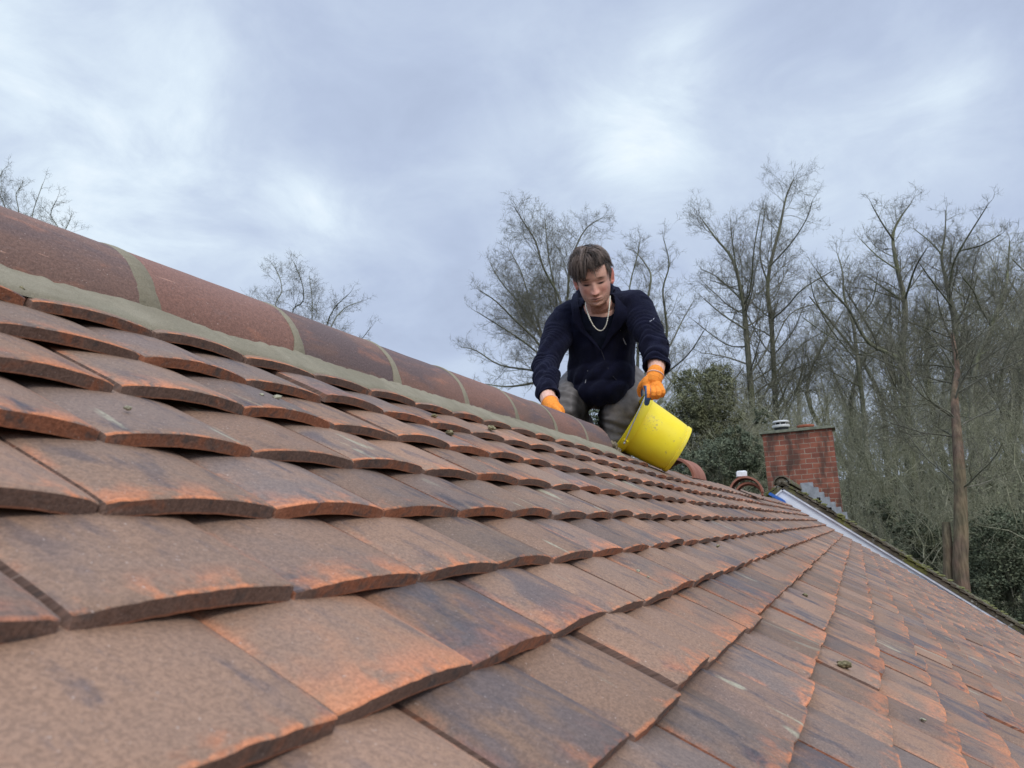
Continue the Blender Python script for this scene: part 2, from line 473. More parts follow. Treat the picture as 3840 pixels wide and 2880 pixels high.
PH = {-2: .1137, -1: .0357, 0: .1118, 1: .0337, 2: .1084, 3: .0289, 4: .1308, 5: .0607}
RAISED = {(-2, 14): 0.006, (-1, 9): 0.005, (-3, 12): 0.006, (-5, 13): 0.007, (-7, 15): 0.006, (4, 6): 0.004}
cam_uv = (0.0, -0.271)
for k in range(-29, 6):
    ph = PH.get(k, (0.034 if k % 2 else 0.112) + random.uniform(-0.008, 0.008))
    tiles = []
    i0 = -9 if k > -8 else -3
    for i in range(i0, 64):
        xr = ph + i * TW                   # joint on the right of this tile
        xc = xr - TW / 2 + random.uniform(-0.0035, 0.0035)
        if xc > VERGE - 0.03 and True:
            if xc > VERGE + 0.05: break
        if k == 5 and xc > 3.32: break
        yt = k * G + (random.uniform(-0.0026, 0.0026) if k > -2 else random.gauss(0, 0.0032))
        d = math.hypot(xc, yt + 0.27)
        det = 0 if d < 1.9 else (1 if d < 4.5 else 2)
        lift = abs(random.gauss(0, 0.0013)) + (0.0065 * random.random() if random.random() < (0.07 if k > -2 else 0.16) else 0)
        lift = RAISED.get((k, i), lift)
        wid = TW - (random.uniform(0.0012, 0.0026) if random.random() < 0.75 else random.uniform(0.0028, 0.0055))
        ln = TL if k < 4 else (0.205 if k == 4 else (0.12 if xc < 2.95 else 0.16))
        if xc + wid / 2 > VERGE:            # cut tile at the verge
            wid = 2 * max(0.02, VERGE - (xc - TW / 2)) / 2; xc = VERGE - wid / 2
        tiles.append((xc, yt, lift, random.gauss(0, 0.0045), wid, ln, det, random.gauss(0, 0.0010)))
    tile_block('tile_course', tiles, M_tile, roof)
for k in range(2, 6):                       # the far slope, courses under the ridge
    tiles = []
    for i in range(-8, 62):
        xc = 0.03 + 0.08 * (k % 2) + i * TW
        tiles.append((xc, k * G, abs(random.gauss(0, 0.001)), random.gauss(0, 0.003), TW - 0.002, TL if k < 4 else (0.205 if k == 4 else 0.12), 2, 0))
    tile_block('tile_course', tiles, M_tile, roof, back=True)
M_brick0 = None

# ------------------------------------------------------------------ ridge tiles and mortar
RZ, RR, RTK = 0.3464, 0.1225, 0.014
ends = [3.03 - 0.3235 * i for i in range(14)][::-1]
ends = [e_ for e_ in ends if e_ > -1.3]
def arc_tile(x0, x1, R, thick, nphi=40, nx=14, seed=0.0, a0=0.0, a1=math.pi, rough=0.0007, dz=0.0):
    """half-round tile around an axis along x; returns verts, faces, uvs (per loop)"""
    V, F, UV = [], [], []
    xs = [x0, x0 + 0.002] + [x0 + (x1 - x0) * i / nx for i in range(1, nx)] + [x1 - 0.002, x1]
    rl = 2 * (nphi + 1)
    for j, x in enumerate(xs):
        ins = 0.0016 if j in (0, len(xs) - 1) else 0
        o, n_ = [], []
        for i in range(nphi + 1):
            a = a0 + (a1 - a0) * i / nphi
            r = R - ins + rough * noise.noise((x * 9, a * 3, seed)) + 0.5 * rough * noise.noise((x * 60, a * 18, seed))
            xe = x + (0.0015 * noise.noise((a * 7, seed, 2)) if ins else 0)
            o.append((xe, -r * math.cos(a), r * math.sin(a) + dz))
            n_.append((xe, -(R - thick) * math.cos(a), (R - thick) * math.sin(a) + dz))
        V += o + n_[::-1]
    for j in range(len(xs) - 1):
        for k in range(rl):
            k2 = (k + 1) % rl
            F.append((j * rl + k, (j + 1) * rl + k, (j + 1) * rl + k2, j * rl + k2))
            ka, kb = (k, k2) if k < nphi else (rl - 1 - k, rl - 1 - k2)
            ua, ub = R * (a1 - a0) * ka / nphi, R * (a1 - a0) * kb / nphi
            UV += [(xs[j], ua), (xs[j + 1], ua), (xs[j + 1], ub), (xs[j], ub)]
    for i in range(nphi):
        L = (len(xs) - 1) * rl
        F.append((i, i + 1, rl - 2 - i, rl - 1 - i)); UV += [(xs[0], R * i / 12)] * 4
        F.append((L + i, L + rl - 1 - i, L + rl - 2 - i, L + i + 1)); UV += [(xs[-1], R * i / 12)] * 4
    return V, F, UV
def arc_object(name, V, F, UV, mat, parent, M=None, tint=None):
    me = bpy.data.meshes.new(name)
    me.from_pydata([tuple(M @ Vector(v)) if M else v for v in V], [], F); me.update()
    uvl = me.uv_layers.new(name='UVMap'); uvl.data.foreach_set('uv', np.array(UV).ravel())
    ca = me.color_attributes.new('tint', 'FLOAT_COLOR', 'CORNER')
    arr = np.ones((len(F) * 4, 4)); arr[:, :3] = tint or (random.random(), random.random(), random.random())
    ca.data.foreach_set('color', arr.ravel())
    me.polygons.foreach_set('use_smooth', [True] * len(me.polygons)); me.materials.append(mat)
    me.set_sharp_from_angle(angle=R_(40))
    return link(name, me, parent)
for i, xe in enumerate(ends):
    gap = 0.008
    jz, jy = random.uniform(-0.0018, 0.0018), random.uniform(-0.0015, 0.0015)
    V, F, UV = arc_tile(xe - 0.3235 + gap, xe - gap * 0.6, RR, RTK, seed=i * 3.3, a0=-0.06, a1=math.pi + 0.06)
    rt = arc_object('ridge_tile', V, F, UV, M_ridge, roof, Matrix.Translation((0, APEX_Y + jy, RZ + jz)), (random.random(), random.random(), random.random()))

# bedding mortar: fillet each side plus a pointed band over every joint
mo = MB()
x0, x1 = ends[0] - 0.32, 3.035
for side in (1, -1):
    rows = []
    nx = 620
    for i in range(nx + 1):
        x = x0 + (x1 - x0) * i / nx
        dj = min(abs(x - e_) for e_ in ends)
        yb = 0.549 + 0.005 * noise.noise((x * 5, 1, side)) + 0.0022 * noise.noise((x * 45, 2, side)) - 0.004 * math.exp(-(dj / 0.03) ** 2)
        if i in (0, nx): yb += 0.004
        hb = -TILT * (yb - 0.535) + 0.007
        pa = rp(x, yb - 0.005, hb - 0.006)
        pb = rp(x, yb, hb - 0.0012)
        at_ = R_(3.8 + 2.4 * noise.noise((x * 6, 5, side)) + 1.4 * noise.noise((x * 55, 6, side)) + 0.7 * noise.noise((x * 150, 6, side)))
        ro = RR + 0.0035 + 0.0006 * noise.noise((x * 30, 8, side))
        pt = Vector((x, APEX_Y - ro * math.cos(at_), RZ + ro * math.sin(at_)))
        pin = Vector((x, APEX_Y - (RR - 0.004) * math.cos(at_ + 0.03), RZ + (RR - 0.004) * math.sin(at_ + 0.03)))
        row = [pa, pb]
        for s_ in (0.2, 0.4, 0.6, 0.8):
            m_ = pb.lerp(pt, s_)
            nn = Vector((0, -0.67, 0.74))
            m_ += nn * (0.0015 * math.sin(math.pi * s_) + 0.0012 * noise.noise((x * 22, s_ * 4, side * 3)) + 0.0005 * noise.noise((x * 90, s_ * 14, side)))
            row.append(m_)
        row += [pt, pin, Vector((x, APEX_Y - 0.09, RZ - 0.01))]
        if side < 0: row = [Vector((p.x, 2 * APEX_Y - p.y, p.z)) for p in row][::-1]
        rows.append(row)
    mo.grid(rows[::-1])
mob = mo.build('ridge_mortar', M_mortar, roof, sharp=50)
for i, xe in enumerate(ends[:-1]):
    jo = MB(); rows = []
    nphi = 90
    wbase = random.choice((0.0085, 0.0095, 0.0105)) + (0.006 if abs(xe - ends[-8]) < 0.01 else 0)
    prof = [(-1.0, -0.004), (-0.97, 0.0007), (-0.6, 0.0018), (0, 0.0024), (0.6, 0.0018), (0.97, 0.0007), (1.0, -0.004)]
    for q_ in range(nphi + 1):
        a = 0.05 + (math.pi - 0.1) * q_ / nphi
        flare = 0.006 * math.exp(-((min(a, math.pi - a) - 0.05) / 0.22) ** 2)
        wl_ = wbase + flare + 0.0025 * noise.noise((a * 5, i, 1)) + 0.0012 * noise.noise((a * 26, i, 2))
        wr_ = wbase + flare + 0.0025 * noise.noise((a * 5, i, 5)) + 0.0012 * noise.noise((a * 26, i, 6))
        rows.append([Vector((xe + (s_ * (wl_ if s_ < 0 else wr_)), APEX_Y - (RR + hh) * math.cos(a), RZ + (RR + hh) * math.sin(a))) for s_, hh in prof])
    jo.grid(rows[::-1]); jo.build('ridge_mortar', M_mortar, roof, sharp=50)
# squeezed-out bedding at the open end of the ridge
def lump(mb, c, r, seed, nu=22, nv=14, amp=0.35, fr=1.6):
    rows = []
    for i in range(1, nv):
        a = math.pi * i / nv; row = []
        for j in range(nu):
            b = 2 * math.pi * j / nu
            d = Vector((math.sin(a) * math.cos(b), math.sin(a) * math.sin(b), math.cos(a)))
            k = 1 + amp * noise.noise(d * fr + Vector((seed, 0, 0))) + amp * 0.5 * noise.noise(d * fr * 3 + Vector((seed, 5, 0)))
            row.append(Vector((d.x * r[0], d.y * r[1], d.z * r[2])) * k + Vector(c))
        rows.append(row)
    mb.grid(rows[::-1], True, True, True)
le = MB()
lump(le, (3.047, 0.508, 0.362), (0.020, 0.017, 0.022), 1, amp=0.6, fr=2.2)
lump(le, (3.060, 0.497, 0.345), (0.024, 0.016, 0.014), 3, amp=0.7, fr=2.2)
lump(le, (3.030, 0.60, 0.395), (0.02, 0.07, 0.03), 4, amp=0.5)
lump(le, (3.030, 0.70, 0.38), (0.02, 0.05, 0.04), 5, amp=0.5)
le.build('ridge_mortar', simple('rough_bedding', (0.22, 0.18, 0.12), 0.95, 0.2, 0.45, 60, 0.8, 0.004), roof, sharp=None)

# walls of the house under the roof
def brick_material(name, cA, cB, cM, dark=0.0):
    m = Mat(name, 0.88, 0.25)
    o = m.tc.outputs['UV']
    br = m.n.new('ShaderNodeTexBrick')
    wob = m.vec('SCALE', m.noise(o, 13, 3, col=True), 0.022)
    m.put(br.inputs['Vector'], m.vec('ADD', o, wob))
    br.inputs['Color1'].default_value = (*cA, 1); br.inputs['Color2'].default_value = (*cB, 1); br.inputs['Mortar'].default_value = (*cM, 1)
    br.inputs['Scale'].default_value = 1.0; br.inputs['Brick Width'].default_value = 0.170; br.inputs['Row Height'].default_value = 0.0755
    br.inputs['Mortar Size'].default_value = 0.006; br.inputs['Mortar Smooth'].default_value = 0.35; br.offset = 0.5
    br.inputs['Bias'].default_value = 0.0
    c = br.outputs['Color']
    c = m.mix(m.math('MULTIPLY', m.step(m.noise(o, 7, 4), 0.35, 0.7), 0.45), c, tuple(x * 0.55 for x in cA))
    if dark:
        U = m.sep(o)
        soot = m.math('MULTIPLY', m.step(m.math('ADD', U[1], m.math('MULTIPLY', m.noise(o, 1.0, 3, 0.6, 0.0, sc=(6, 1.2, 1)), 0.9)), 0.15, 0.75), m.step(m.noise(o, 1.0, 3, 0.6, 0.3, sc=(5, 1.6, 1)), 0.42, 0.62))
        c = m.mix(m.math('MULTIPLY', soot, dark), c, (0.055, 0.045, 0.038))
    m.color(c)
    m.bump(m.math('ADD', m.math('MULTIPLY', br.outputs['Fac'], -1.0), m.math('MULTIPLY', m.noise(o, 60, 4), 0.5)), 0.7, 0.006)
    return m.m
def uv_box(me):
    uvl = me.uv_layers.new(name='UVMap')
    for p in me.polygons:
        n = p.normal
        for li in p.loop_indices:
            co = me.vertices[me.loops[li].vertex_index].co
            uvl.data[li].uv = (co.x + co.y * 0.0, co.z) if abs(n.y) > 0.7 else ((co.y, co.z) if abs(n.x) > 0.7 else (co.x, co.y))
M_brick = brick_material('house_brick', (0.30, 0.10, 0.06), (0.22, 0.08, 0.055), (0.42, 0.38, 0.32))
wl_ = MB()
wl_.box((3.6, -2.35, -3.3), (13.2, 0.22, 3.4)); wl_.box((3.6, 3.6, -3.3), (13.2, 0.22, 3.4))
wl_.box((-2.9, 0.62, -3.3), (0.22, 5.7, 3.4)); wl_.box((10.1, 0.62, -3.3), (0.22, 5.7, 3.4))
wo = wl_.build('wall', M_brick, house); uv_box(wo.data)

# ------------------------------------------------------------------ neighbouring higher roof with chimney
far = empty('house', (13, 0.45, -5.0))
tag(far, 'house beyond with mossy old tiled roof, white gable edge and red brick chimney', 'house')
def moss_tile():
    m = Mat('mossy_tile', 0.95, 0.15)
    o = m.tc.outputs['Object']
    c = m.mix(m.step(m.noise(o, 7, 4), 0.35, 0.65), (0.085, 0.072, 0.05), (0.15, 0.13, 0.095))
    c = m.mix(m.step(m.noise(o, 17, 4, 0.6, 0.5), 0.58, 0.68), c, (0.36, 0.35, 0.30))
    c = m.mix(m.math('MULTIPLY', m.step(m.noise(o, 4, 5, 0.65), 0.50, 0.64), 0.8), c, (0.16, 0.165, 0.045))
    m.color(c); m.bump(m.noise(o, 90, 4), 0.8, 0.01)
    return m.m
M_moss_tile = moss_tile()
FA, FZ, FS = 0.45, 0.565, 0.757
FT = math.atan(FS); FCT, FST = math.cos(FT), math.sin(FT)
def fp(X, s, h, side=1):
    """far roof: s = distance down the slope from its apex"""
    y = -s * FCT - h * FST; z = -s * FST + h * FCT
    return Vector((X, FA + y * side, FZ + z))
fr = MB()
for side in (1, -1):
    ncs = 44 if side == 1 else 20
    for k in range(ncs):
        s0 = 0.06 + k * 0.100
        for i in range(9 if k < 34 else 7):
            xa = 10.33 + (0.0 if k % 2 else -0.0) + i * 0.165 - (0.08 if (k % 2 and i) else 0)
            wb = 0.165 if not (k % 2 and i == 0) else 0.085
            lift = random.uniform(0, 0.006)
            ang = random.gauss(0, 0.02)
            pts = []
            for (s_, h_) in ((s0 + 0.10, 0.004 + lift), (s0 + 0.10, -0.010 + lift), (s0 - 0.05, -0.028), (s0 - 0.05, -0.014)):
                pts.append([fp(xa + (0.0 if q_ == 0 else wb - 0.004), s_ + (ang * wb if q_ else 0), h_ + (0.0 if q_ in (0, 2) else 0.0), side) for q_ in (0, 1)])
            v = [p for pr in pts for p in pr]
            fr.add(v, [(0, 1, 3, 2), (2, 3, 5, 4), (4, 5, 7, 6), (6, 7, 1, 0), (0, 2, 4, 6), (1, 7, 5, 3)] if side > 0 else [(0, 2, 3, 1), (2, 4, 5, 3), (4, 6, 7, 5), (6, 0, 1, 7), (0, 6, 4, 2), (1, 3, 5, 7)], 0, False)
        # plain slab carries the rest of the course back to the hidden far end
        a, b = s0 - 0.05, s0 + 0.10
        x2 = 10.33 + 9 * 0.165 - 0.1
        v = [fp(x2, b, 0.002, side), fp(16.5, b, 0.002, side), fp(16.5, a, -0.016, side), fp(x2, a, -0.016, side), fp(x2, b, -0.012, side), fp(16.5, b, -0.012, side)]
        fr.add(v, [(0, 1, 2, 3), (4, 5, 1, 0)] if side > 0 else [(3, 2, 1, 0), (0, 1, 5, 4)], 0, False)
    # under-slab, undercloak edge
    v = [fp(x_, s_, h_, side) for x_ in (10.345, 16.5) for s_, h_ in ((0.0, -0.03), (4.6 if side > 0 else 2.2, -0.03), (4.6 if side > 0 else 2.2, -0.075), (0.0, -0.075))]
    fr.add(v, [(0, 1, 2, 3), (7, 6, 5, 4), (0, 4, 5, 1), (1, 5, 6, 2), (2, 6, 7, 3), (3, 7, 4, 0)], 0, False)
froof_end = MB()
lump(froof_end, (10.385, FA, FZ - 0.035), (0.045, 0.088, 0.070), 9, amp=0.25)
froof = fr.build('roof', M_moss_tile, far, sharp=None)
froof_end.build('ridge_mortar', M_moss_tile, froof, sharp=None)
for i in range(14):                        # old half-round ridge
    V, F, UV = arc_tile(10.335 + i * 0.43, 10.335 + i * 0.43 + 0.425, 0.105, 0.016, 20, 3, i * 2.0)
    arc_object('ridge_tile', V, F, UV, M_moss_tile, froof, Matrix.Translation((0, FA, FZ - 0.045)))
mt = MB()                                   # moss cushions along the verge
for k in range(46):
    s_ = random.uniform(0.05, 3.6)
    c = fp(10.34 + random.uniform(0.05, 1.3), s_, 0.004)
    lump(mt, c, (random.uniform(0.02, 0.07), random.uniform(0.02, 0.06), 0.014), k, 8, 6)
mo_ = mt.build('moss', simple('moss', (0.17, 0.17, 0.07), 0.98, 0.1, 0.4, 40, 0.8, 0.01), froof, sharp=None); mo_['kind'] = 'stuff'
M_white = simple('white_paint', (0.80, 0.84, 0.90), 0.55, 0.3, 0.05, 8)
gb = MB()
def tri(x, s, h): return fp(x, s, h)
prof = [fp(0, 0.0, -0.075), fp(0, 4.4, -0.075), Vector((0, fp(0, 4.4, -0.075).y, -3.4)), Vector((0, FA + 1.6, -3.4)), fp(0, 2.0, -0.075, -1)]
a = [Vector((10.372, p.y, p.z)) for p in prof]; b = [Vector((10.50, p.y, p.z)) for p in prof]
gb.add(a + b, [(0, 4, 3, 2, 1), (5, 6, 7, 8, 9)] + [(i, (i + 1) % 5, 5 + (i + 1) % 5, 5 + i) for i in range(5)], 0, False)
gb.build('gable_wall', M_white, far)
bb = MB()
for side, Ls in ((1, 3.8), (-1, 1.2)):
    pr = [(0.0, -0.0775), (Ls, -0.0775), (Ls, -0.098), (0.0, -0.098)]
    v = [fp(x_, s_ - (0.0 if s_ else 0.0), h_, side) for x_ in (10.350, 10.3705) for s_, h_ in pr]
    bb.add(v, [(0, 3, 2, 1), (4, 5, 6, 7), (0, 1, 5, 4), (1, 2, 6, 5), (2, 3, 7, 6), (3, 0, 4, 7)], 0, False)
bb.build('barge_board', simple('dirty_white', (0.72, 0.75, 0.80), 0.6, 0.3, 0.15, 10), far)
# blue membrane strip tucked along the abutment
bl = MB(); rows = []
for i in range(9):
    Y = 0.74 - i * 0.028
    rows.append([rp(10.31, Y, -0.02), rp(10.318, Y, 0.001 + 0.005 * noise.noise((i * 0.4, 0, 0)) + (0.010 if i < 8 else 0)), rp(10.366, Y, 0.004 + (0.012 if i < 8 else 0) + 0.007 * noise.noise((i * 0.3, 2, 0)))])
bl.grid(rows); bl.build('abutment_membrane', simple('blue_membrane', (0.02, 0.10, 0.36), 0.5), far)
# chimney
M_chim = brick_material('chimney_brick', (0.37, 0.135, 0.085), (0.235, 0.085, 0.060), (0.38, 0.31, 0.24), dark=0.75)
CX = 12.5
ch = MB()
for k in range(31):                         # each brick course laid separately, hair-line uneven
    z = 1.385 - 0.0755 * (k + 0.5)
    ch.box((CX + 0.22 + random.uniform(-0.002, 0.002), 0.325 + random.uniform(-0.002, 0.002), z), (0.44, 0.985, 0.0755))
cho = ch.build('chimney', M_chim, far); uv_box(cho.data)
cp = MB(); cp.box((CX + 0.22, 0.325, 1.402), (0.52, 1.07, 0.028)); cp.box((CX + 0.22, 0.325, 1.425), (0.42, 0.96, 0.018))
cp.build('capping', simple('cap_slab', (0.19, 0.20, 0.15), 0.95, 0.2, 0.3, 14), cho)
def lathe(mb, c, prof, n=28, mi=0):
    rows = [[Vector((c[0] + r * math.cos(2 * math.pi * j / n), c[1] + r * math.sin(2 * math.pi * j / n), c[2] + z)) for j in range(n)] for r, z in prof]
    mb.grid(rows, True, mi=mi)
pot = MB(); lathe(pot, (CX + 0.22, 0.20, 1.43), [(0.10, 0.0), (0.105, 0.02), (0.125, 0.035), (0.128, 0.055), (0.11, 0.06), (0.09, 0.05), (0.09, 0.0)])
pot.build('chimney_pot', simple('terracotta', (0.42, 0.14, 0.08), 0.8), cho)
cw = MB()
lathe(cw, (CX + 0.22, 0.55, 1.43), [(0.105, -0.01), (0.105, 0.05), (0.112, 0.055)], mi=0)
lathe(cw, (CX + 0.22, 0.55, 1.43), [(0.112, 0.052), (0.130, 0.060), (0.134, 0.078), (0.128, 0.094), (0.10, 0.10), (0.0, 0.102)], mi=1)
lathe(cw, (CX + 0.22, 0.55, 1.43), [(0.07, 0.10), (0.07, 0.14)], mi=0)
lathe(cw, (CX + 0.22, 0.55, 1.43), [(0.07, 0.135), (0.124, 0.128), (0.128, 0.142), (0.11, 0.160), (0.0, 0.168)], mi=1)
for k in range(8):
    a = k * math.pi / 4
    cw.box((CX + 0.22 + 0.105 * math.cos(a), 0.55 + 0.105 * math.sin(a), 1.545), (0.008, 0.008, 0.045), mi=1)
cw.build('chimney_cowl', [simple('cowl_dark', (0.02, 0.02, 0.022), 0.6), simple('cowl_pale', (0.55, 0.55, 0.52), 0.35, 0.5, 0.1, 20)], cho)
fl = MB()                                   # stepped lead flashing
for k in range(7):
    y1 = 0.30 - k * 0.062; zt = FZ + FS * (y1 - FA) + 0.195 - 0.0
    zb = FZ + FS * (y1 - 0.16 - FA) - 0.03
    zz_ = 0.62 - 0.0755 * k
    yy = 0.26 - 0.068 * k
    v = [Vector((CX - 0.006 - 0.002 * (k % 2), yy + 0.10, zz_)), Vector((CX - 0.006 - 0.002 * (k % 2), yy - 0.075, zz_)), Vector((CX - 0.006 - 0.002 * (k % 2), yy - 0.10, zz_ - 0.55)), Vector((CX - 0.006 - 0.002 * (k % 2), yy + 0.10, zz_ - 0.55))]
    w = [p + Vector((0.004, 0, 0)) for p in v]
    fl.add(v + w, [(0, 3, 2, 1), (4, 5, 6, 7), (0, 1, 5, 4), (1, 2, 6, 5), (2, 3, 7, 6), (3, 0, 4, 7)], 0, False)
fl.build('flashing', simple('lead', (0.30, 0.32, 0.345), 0.5, 0.5, 0.2, 14, 0.3, 0.01), cho)

# ------------------------------------------------------------------ loose things lying on the roof
def loose_ridge(X, yc, zc, yaw, label, R=0.1225, pitch=0.0, ln=0.30, group='loose ridge tiles waiting on the roof'):
    V, F, UV = arc_tile(-ln / 2, ln / 2, R, 0.014, 28, 6, X)
    o = arc_object('loose_ridge_tile', V, F, UV, M_loose, None, None, (0.2, 0.2, 0.3))
    o.location = (X, yc, zc); o.rotation_euler = (0, pitch, yaw)
    return tag(o, label, 'ridge tile', group)
def loose_mat():
    m = Mat('loose_clay', 0.85, 0.25)
    o = m.tc.outputs['Object']
    c = m.mix(m.step(m.noise(o, 9, 4), 0.35, 0.65), (0.30, 0.125, 0.085), (0.38, 0.18, 0.13))
    m.color(m.mix(m.step(m.noise(o, 300, 2), 0.3, 0.7), m.mix(1.0, c, (0.8, 0.8, 0.8), 'MULTIPLY'), c))
    return m.m
M_loose = loose_mat()
LTOP = 0.352
c = at(2545, 1796, 4.45)
loose_ridge(4.45, c.y, c.z - 0.01, R_(-2), 'single half-round ridge tile just beyond the yellow bucket')
c = at(2801, 1850, 6.3)
loose_ridge(6.3, c.y, c.z, R_(4), 'outer of two nested ridge tiles, with a white block on top')
loose_ridge(6.33, c.y - 0.012, c.z - 0.024, R_(5), 'inner of two nested ridge tiles, sheltered under the outer one', R=0.104)
wb = MB(); wb.box((0, 0, 0.019), (0.07, 0.075, 0.038)); wb.box((0.0, 0.0, 0.040), (0.062, 0.060, 0.006))
wbo = wb.build('white_block', simple('white_plastic', (0.78, 0.79, 0.80), 0.5), None); wbo.location = (6.22, c.y + 0.015, c.z + 0.1235); wbo.rotation_euler = (0.0, 0, 0.2)
bvm = wbo.modifiers.new('b', 'BEVEL'); bvm.width = 0.003; bvm.segments = 2
tag(wbo, 'small white block sitting on top of the nested ridge tiles', 'block')

M_clump = simple('moss_clump', (0.36, 0.32, 0.19), 0.98, 0.1, 0.45, 220, 0.9, 0.004)
M_crumb = simple('mortar_crumb', (0.42, 0.40, 0.29), 0.95, 0.1, 0.25, 200, 0.6, 0.002)
def on_roof(px, py, h):
    d = RT @ Vector(((px - 1920) / FPX, -(py - 1440) / FPX, -1))
    n = Vector((0, -ST, CT)); t_ = (h - n.dot(CW)) / n.dot(d)
    return CW + d * t_
for (px, py, r, m_, lab) in [
    (3168, 2492, 0.0085, 'moss', 'largest grey-green moss clump, lying on the lower right tiles beside an open joint'),
    (1688, 1624, 0.0065, 'moss', 'green moss clump on the tile edge in the third course below the ridge'),
    (1843, 1604, 0.0080, 'moss', 'moss clump caught against the tail of the top tile course'),
    (2305, 1766, 0.0075, 'moss', 'dark moss scrap on the tiles below the yellow bucket'),
    (1038, 1489, 0.0042, 'crumb', 'larger pale crumb of mortar in the upper left courses'),
    (982, 1479, 0.0022, 'crumb', 'tiny pale crumb just left of the larger mortar crumb'),
    (1628, 1560, 0.0045, 'moss', 'small moss scrap under the mortar line in the top courses'),
    (480, 1530, 0.0024, 'crumb', 'small pale crumb on the far left tile surface'),
    (2692, 1768 + 280, 0.0040, 'moss', 'small dark moss scrap in the middle courses below the loose tile'),
    (3020, 2231, 0.0060, 'moss', 'flat brown moss scrap on the right-hand tiles above the large clump'),
    (3463, 2699, 0.0035, 'crumb', 'pale crumb on the lowest right tiles'),
    (2393, 2140, 0.0022, 'crumb', 'upper of two white crumbs beside a tile joint'),
    (2431, 2163, 0.0022, 'crumb', 'lower of two white crumbs beside a tile joint'),
    (82, 1084, 0.0032, 'moss', 'brown scrap lying on the fresh mortar at far left')]:
    yfrac = 0.0
    p = on_roof(px, py, 0.003)
    mb = MB()
    lump(mb, (0, 0, 0), (r * 1.25, r, r * 0.62), px * 0.1, 16, 10, 0.55, 2.4)
    lump(mb, (r * 0.8, r * 0.4, -r * 0.15), (r * 0.6, r * 0.5, r * 0.4), py * 0.1, 12, 8, 0.55, 2.4)
    o = mb.build('moss_clump' if m_ == 'moss' else 'mortar_crumb', M_clump if m_ == 'moss' else M_crumb, None, sharp=None)
    o.location = p; o.rotation_euler = (TH, 0, random.random() * 6)
    tag(o, lab, 'moss' if m_ == 'moss' else 'crumb', 'scraps of moss and mortar on the tiles')

# ------------------------------------------------------------------ yellow bucket
def bucket():
    Mv = Mat('yellow_plastic', 0.38, 0.45)
    o = Mv.tc.outputs['Object']
    c = Mv.mix(Mv.step(Mv.noise(o, 6, 3), 0.3, 0.7), (0.97, 0.76, 0.020), (1.0, 0.83, 0.035))
    z = Mv.sep(o)[2]
    # dried mortar splashes on the side and grime around the foot
    spl = Mv.math('MULTIPLY', Mv.step(Mv.noise(o, 38, 4, 0.6, 0.8), 0.60, 0.66), Mv.step(Mv.noise(o, 7, 2), 0.56, 0.64))
    dn_ = Mv.n.new('ShaderNodeVectorMath'); dn_.operation = 'DISTANCE'; Mv.put(dn_.inputs[0], o); dn_.inputs[1].default_value = (0.100, -0.070, 0.165)
    spl = Mv.math('MAXIMUM', spl, Mv.math('MULTIPLY', Mv.step(Mv.noise(o, 95, 4, 0.7, 1.2), 0.53, 0.60), Mv.step(dn_.outputs['Value'], 0.052, 0.018)))
    c = Mv.mix(Mv.math('MULTIPLY', spl, 0.65), c, (0.42, 0.33, 0.14))
    ft = Mv.math('MULTIPLY', Mv.step(z, 0.045, 0.0), Mv.step(Mv.noise(o, 20, 4), 0.35, 0.6))
    c = Mv.mix(Mv.math('MULTIPLY', ft, 0.4), c, (0.45, 0.36, 0.12))
    Mv.color(c); Mv.b.inputs['Subsurface Weight'].default_value = 0.0
    Mv.put(Mv.b.inputs['Roughness'], Mv.step(Mv.noise(o, 60, 4), 0.3, 0.7, 0.34, 0.50))
    root = empty('bucket', (0, 0, 0))
    tag(root, 'yellow plastic builder\'s bucket tipped sideways where the mortared ridge ends', 'bucket')
    n = 72
    body = MB()
    prof = [(0.0, 0.010), (0.100, 0.010), (0.103, 0.0), (0.1085, 0.0), (0.1095, 0.004), (0.1098, 0.014), (0.1060, 0.017), (0.1095, 0.026), (0.1135, 0.06), (0.1195, 0.13), (0.1255, 0.200), (0.127, 0.236),
            (0.1245, 0.236), (0.123, 0.20), (0.116, 0.10), (0.105, 0.020), (0.0, 0.018)]
    rows = [[Vector((r * math.cos(2 * math.pi * j / n), r * math.sin(2 * math.pi * j / n), z_)) for j in range(n)] for r, z_ in prof]
    body.grid(rows, True)
    bo = body.build('body', Mv.m, root, sharp=50)
    rim = MB()
    rp_ = [(0.1262, 0.204), (0.1350, 0.2025), (0.1378, 0.207), (0.1385, 0.236), (0.1375, 0.241), (0.1300, 0.2425), (0.1262, 0.240), (0.1262, 0.204)]
    rows = [[Vector((r * math.cos(2 * math.pi * j / n), r * math.sin(2 * math.pi * j / n), z_)) for j in range(n)] for r, z_ in rp_]
    rim.grid(rows, True)
    for s_ in (1, -1):                      # lugs for the handle
        rim.box((0, s_ * 0.141, 0.221), (0.022, 0.010, 0.022))
    rim.build('rim', Mv.m, root, sharp=50)
    hd = MB()
    pts = []
    for i in range(41):
        a = -math.pi / 2 + math.pi * i / 40
        pts.append(Vector((0.1475 * math.cos(a), 0.1475 * math.sin(a), 0.2215 + 0.022 * math.cos(a))))
    pts = [Vector((0, -0.136, 0.221))] + pts + [Vector((0, 0.136, 0.221))]
    hd.tube(pts, 0.0026, 8)
    for s_ in (1, -1): hd.tube([(0, s_ * 0.136, 0.221), (0, s_ * 0.150, 0.221)], 0.0048, 10)
    hd.build('handle', simple('wire', (0.55, 0.56, 0.57), 0.35, 0.6, 0.05, 50, metallic=0.6), root)
    return root
bk = bucket()
def camvec(x, y, z): return (RT @ Vector((x, y, z))).normalized()
bc = at(2456, 1636, 3.46)
ax = camvec(-0.861, 0.512, -0.07)            # foot -> mouth
vw = (CW - bc).normalized()
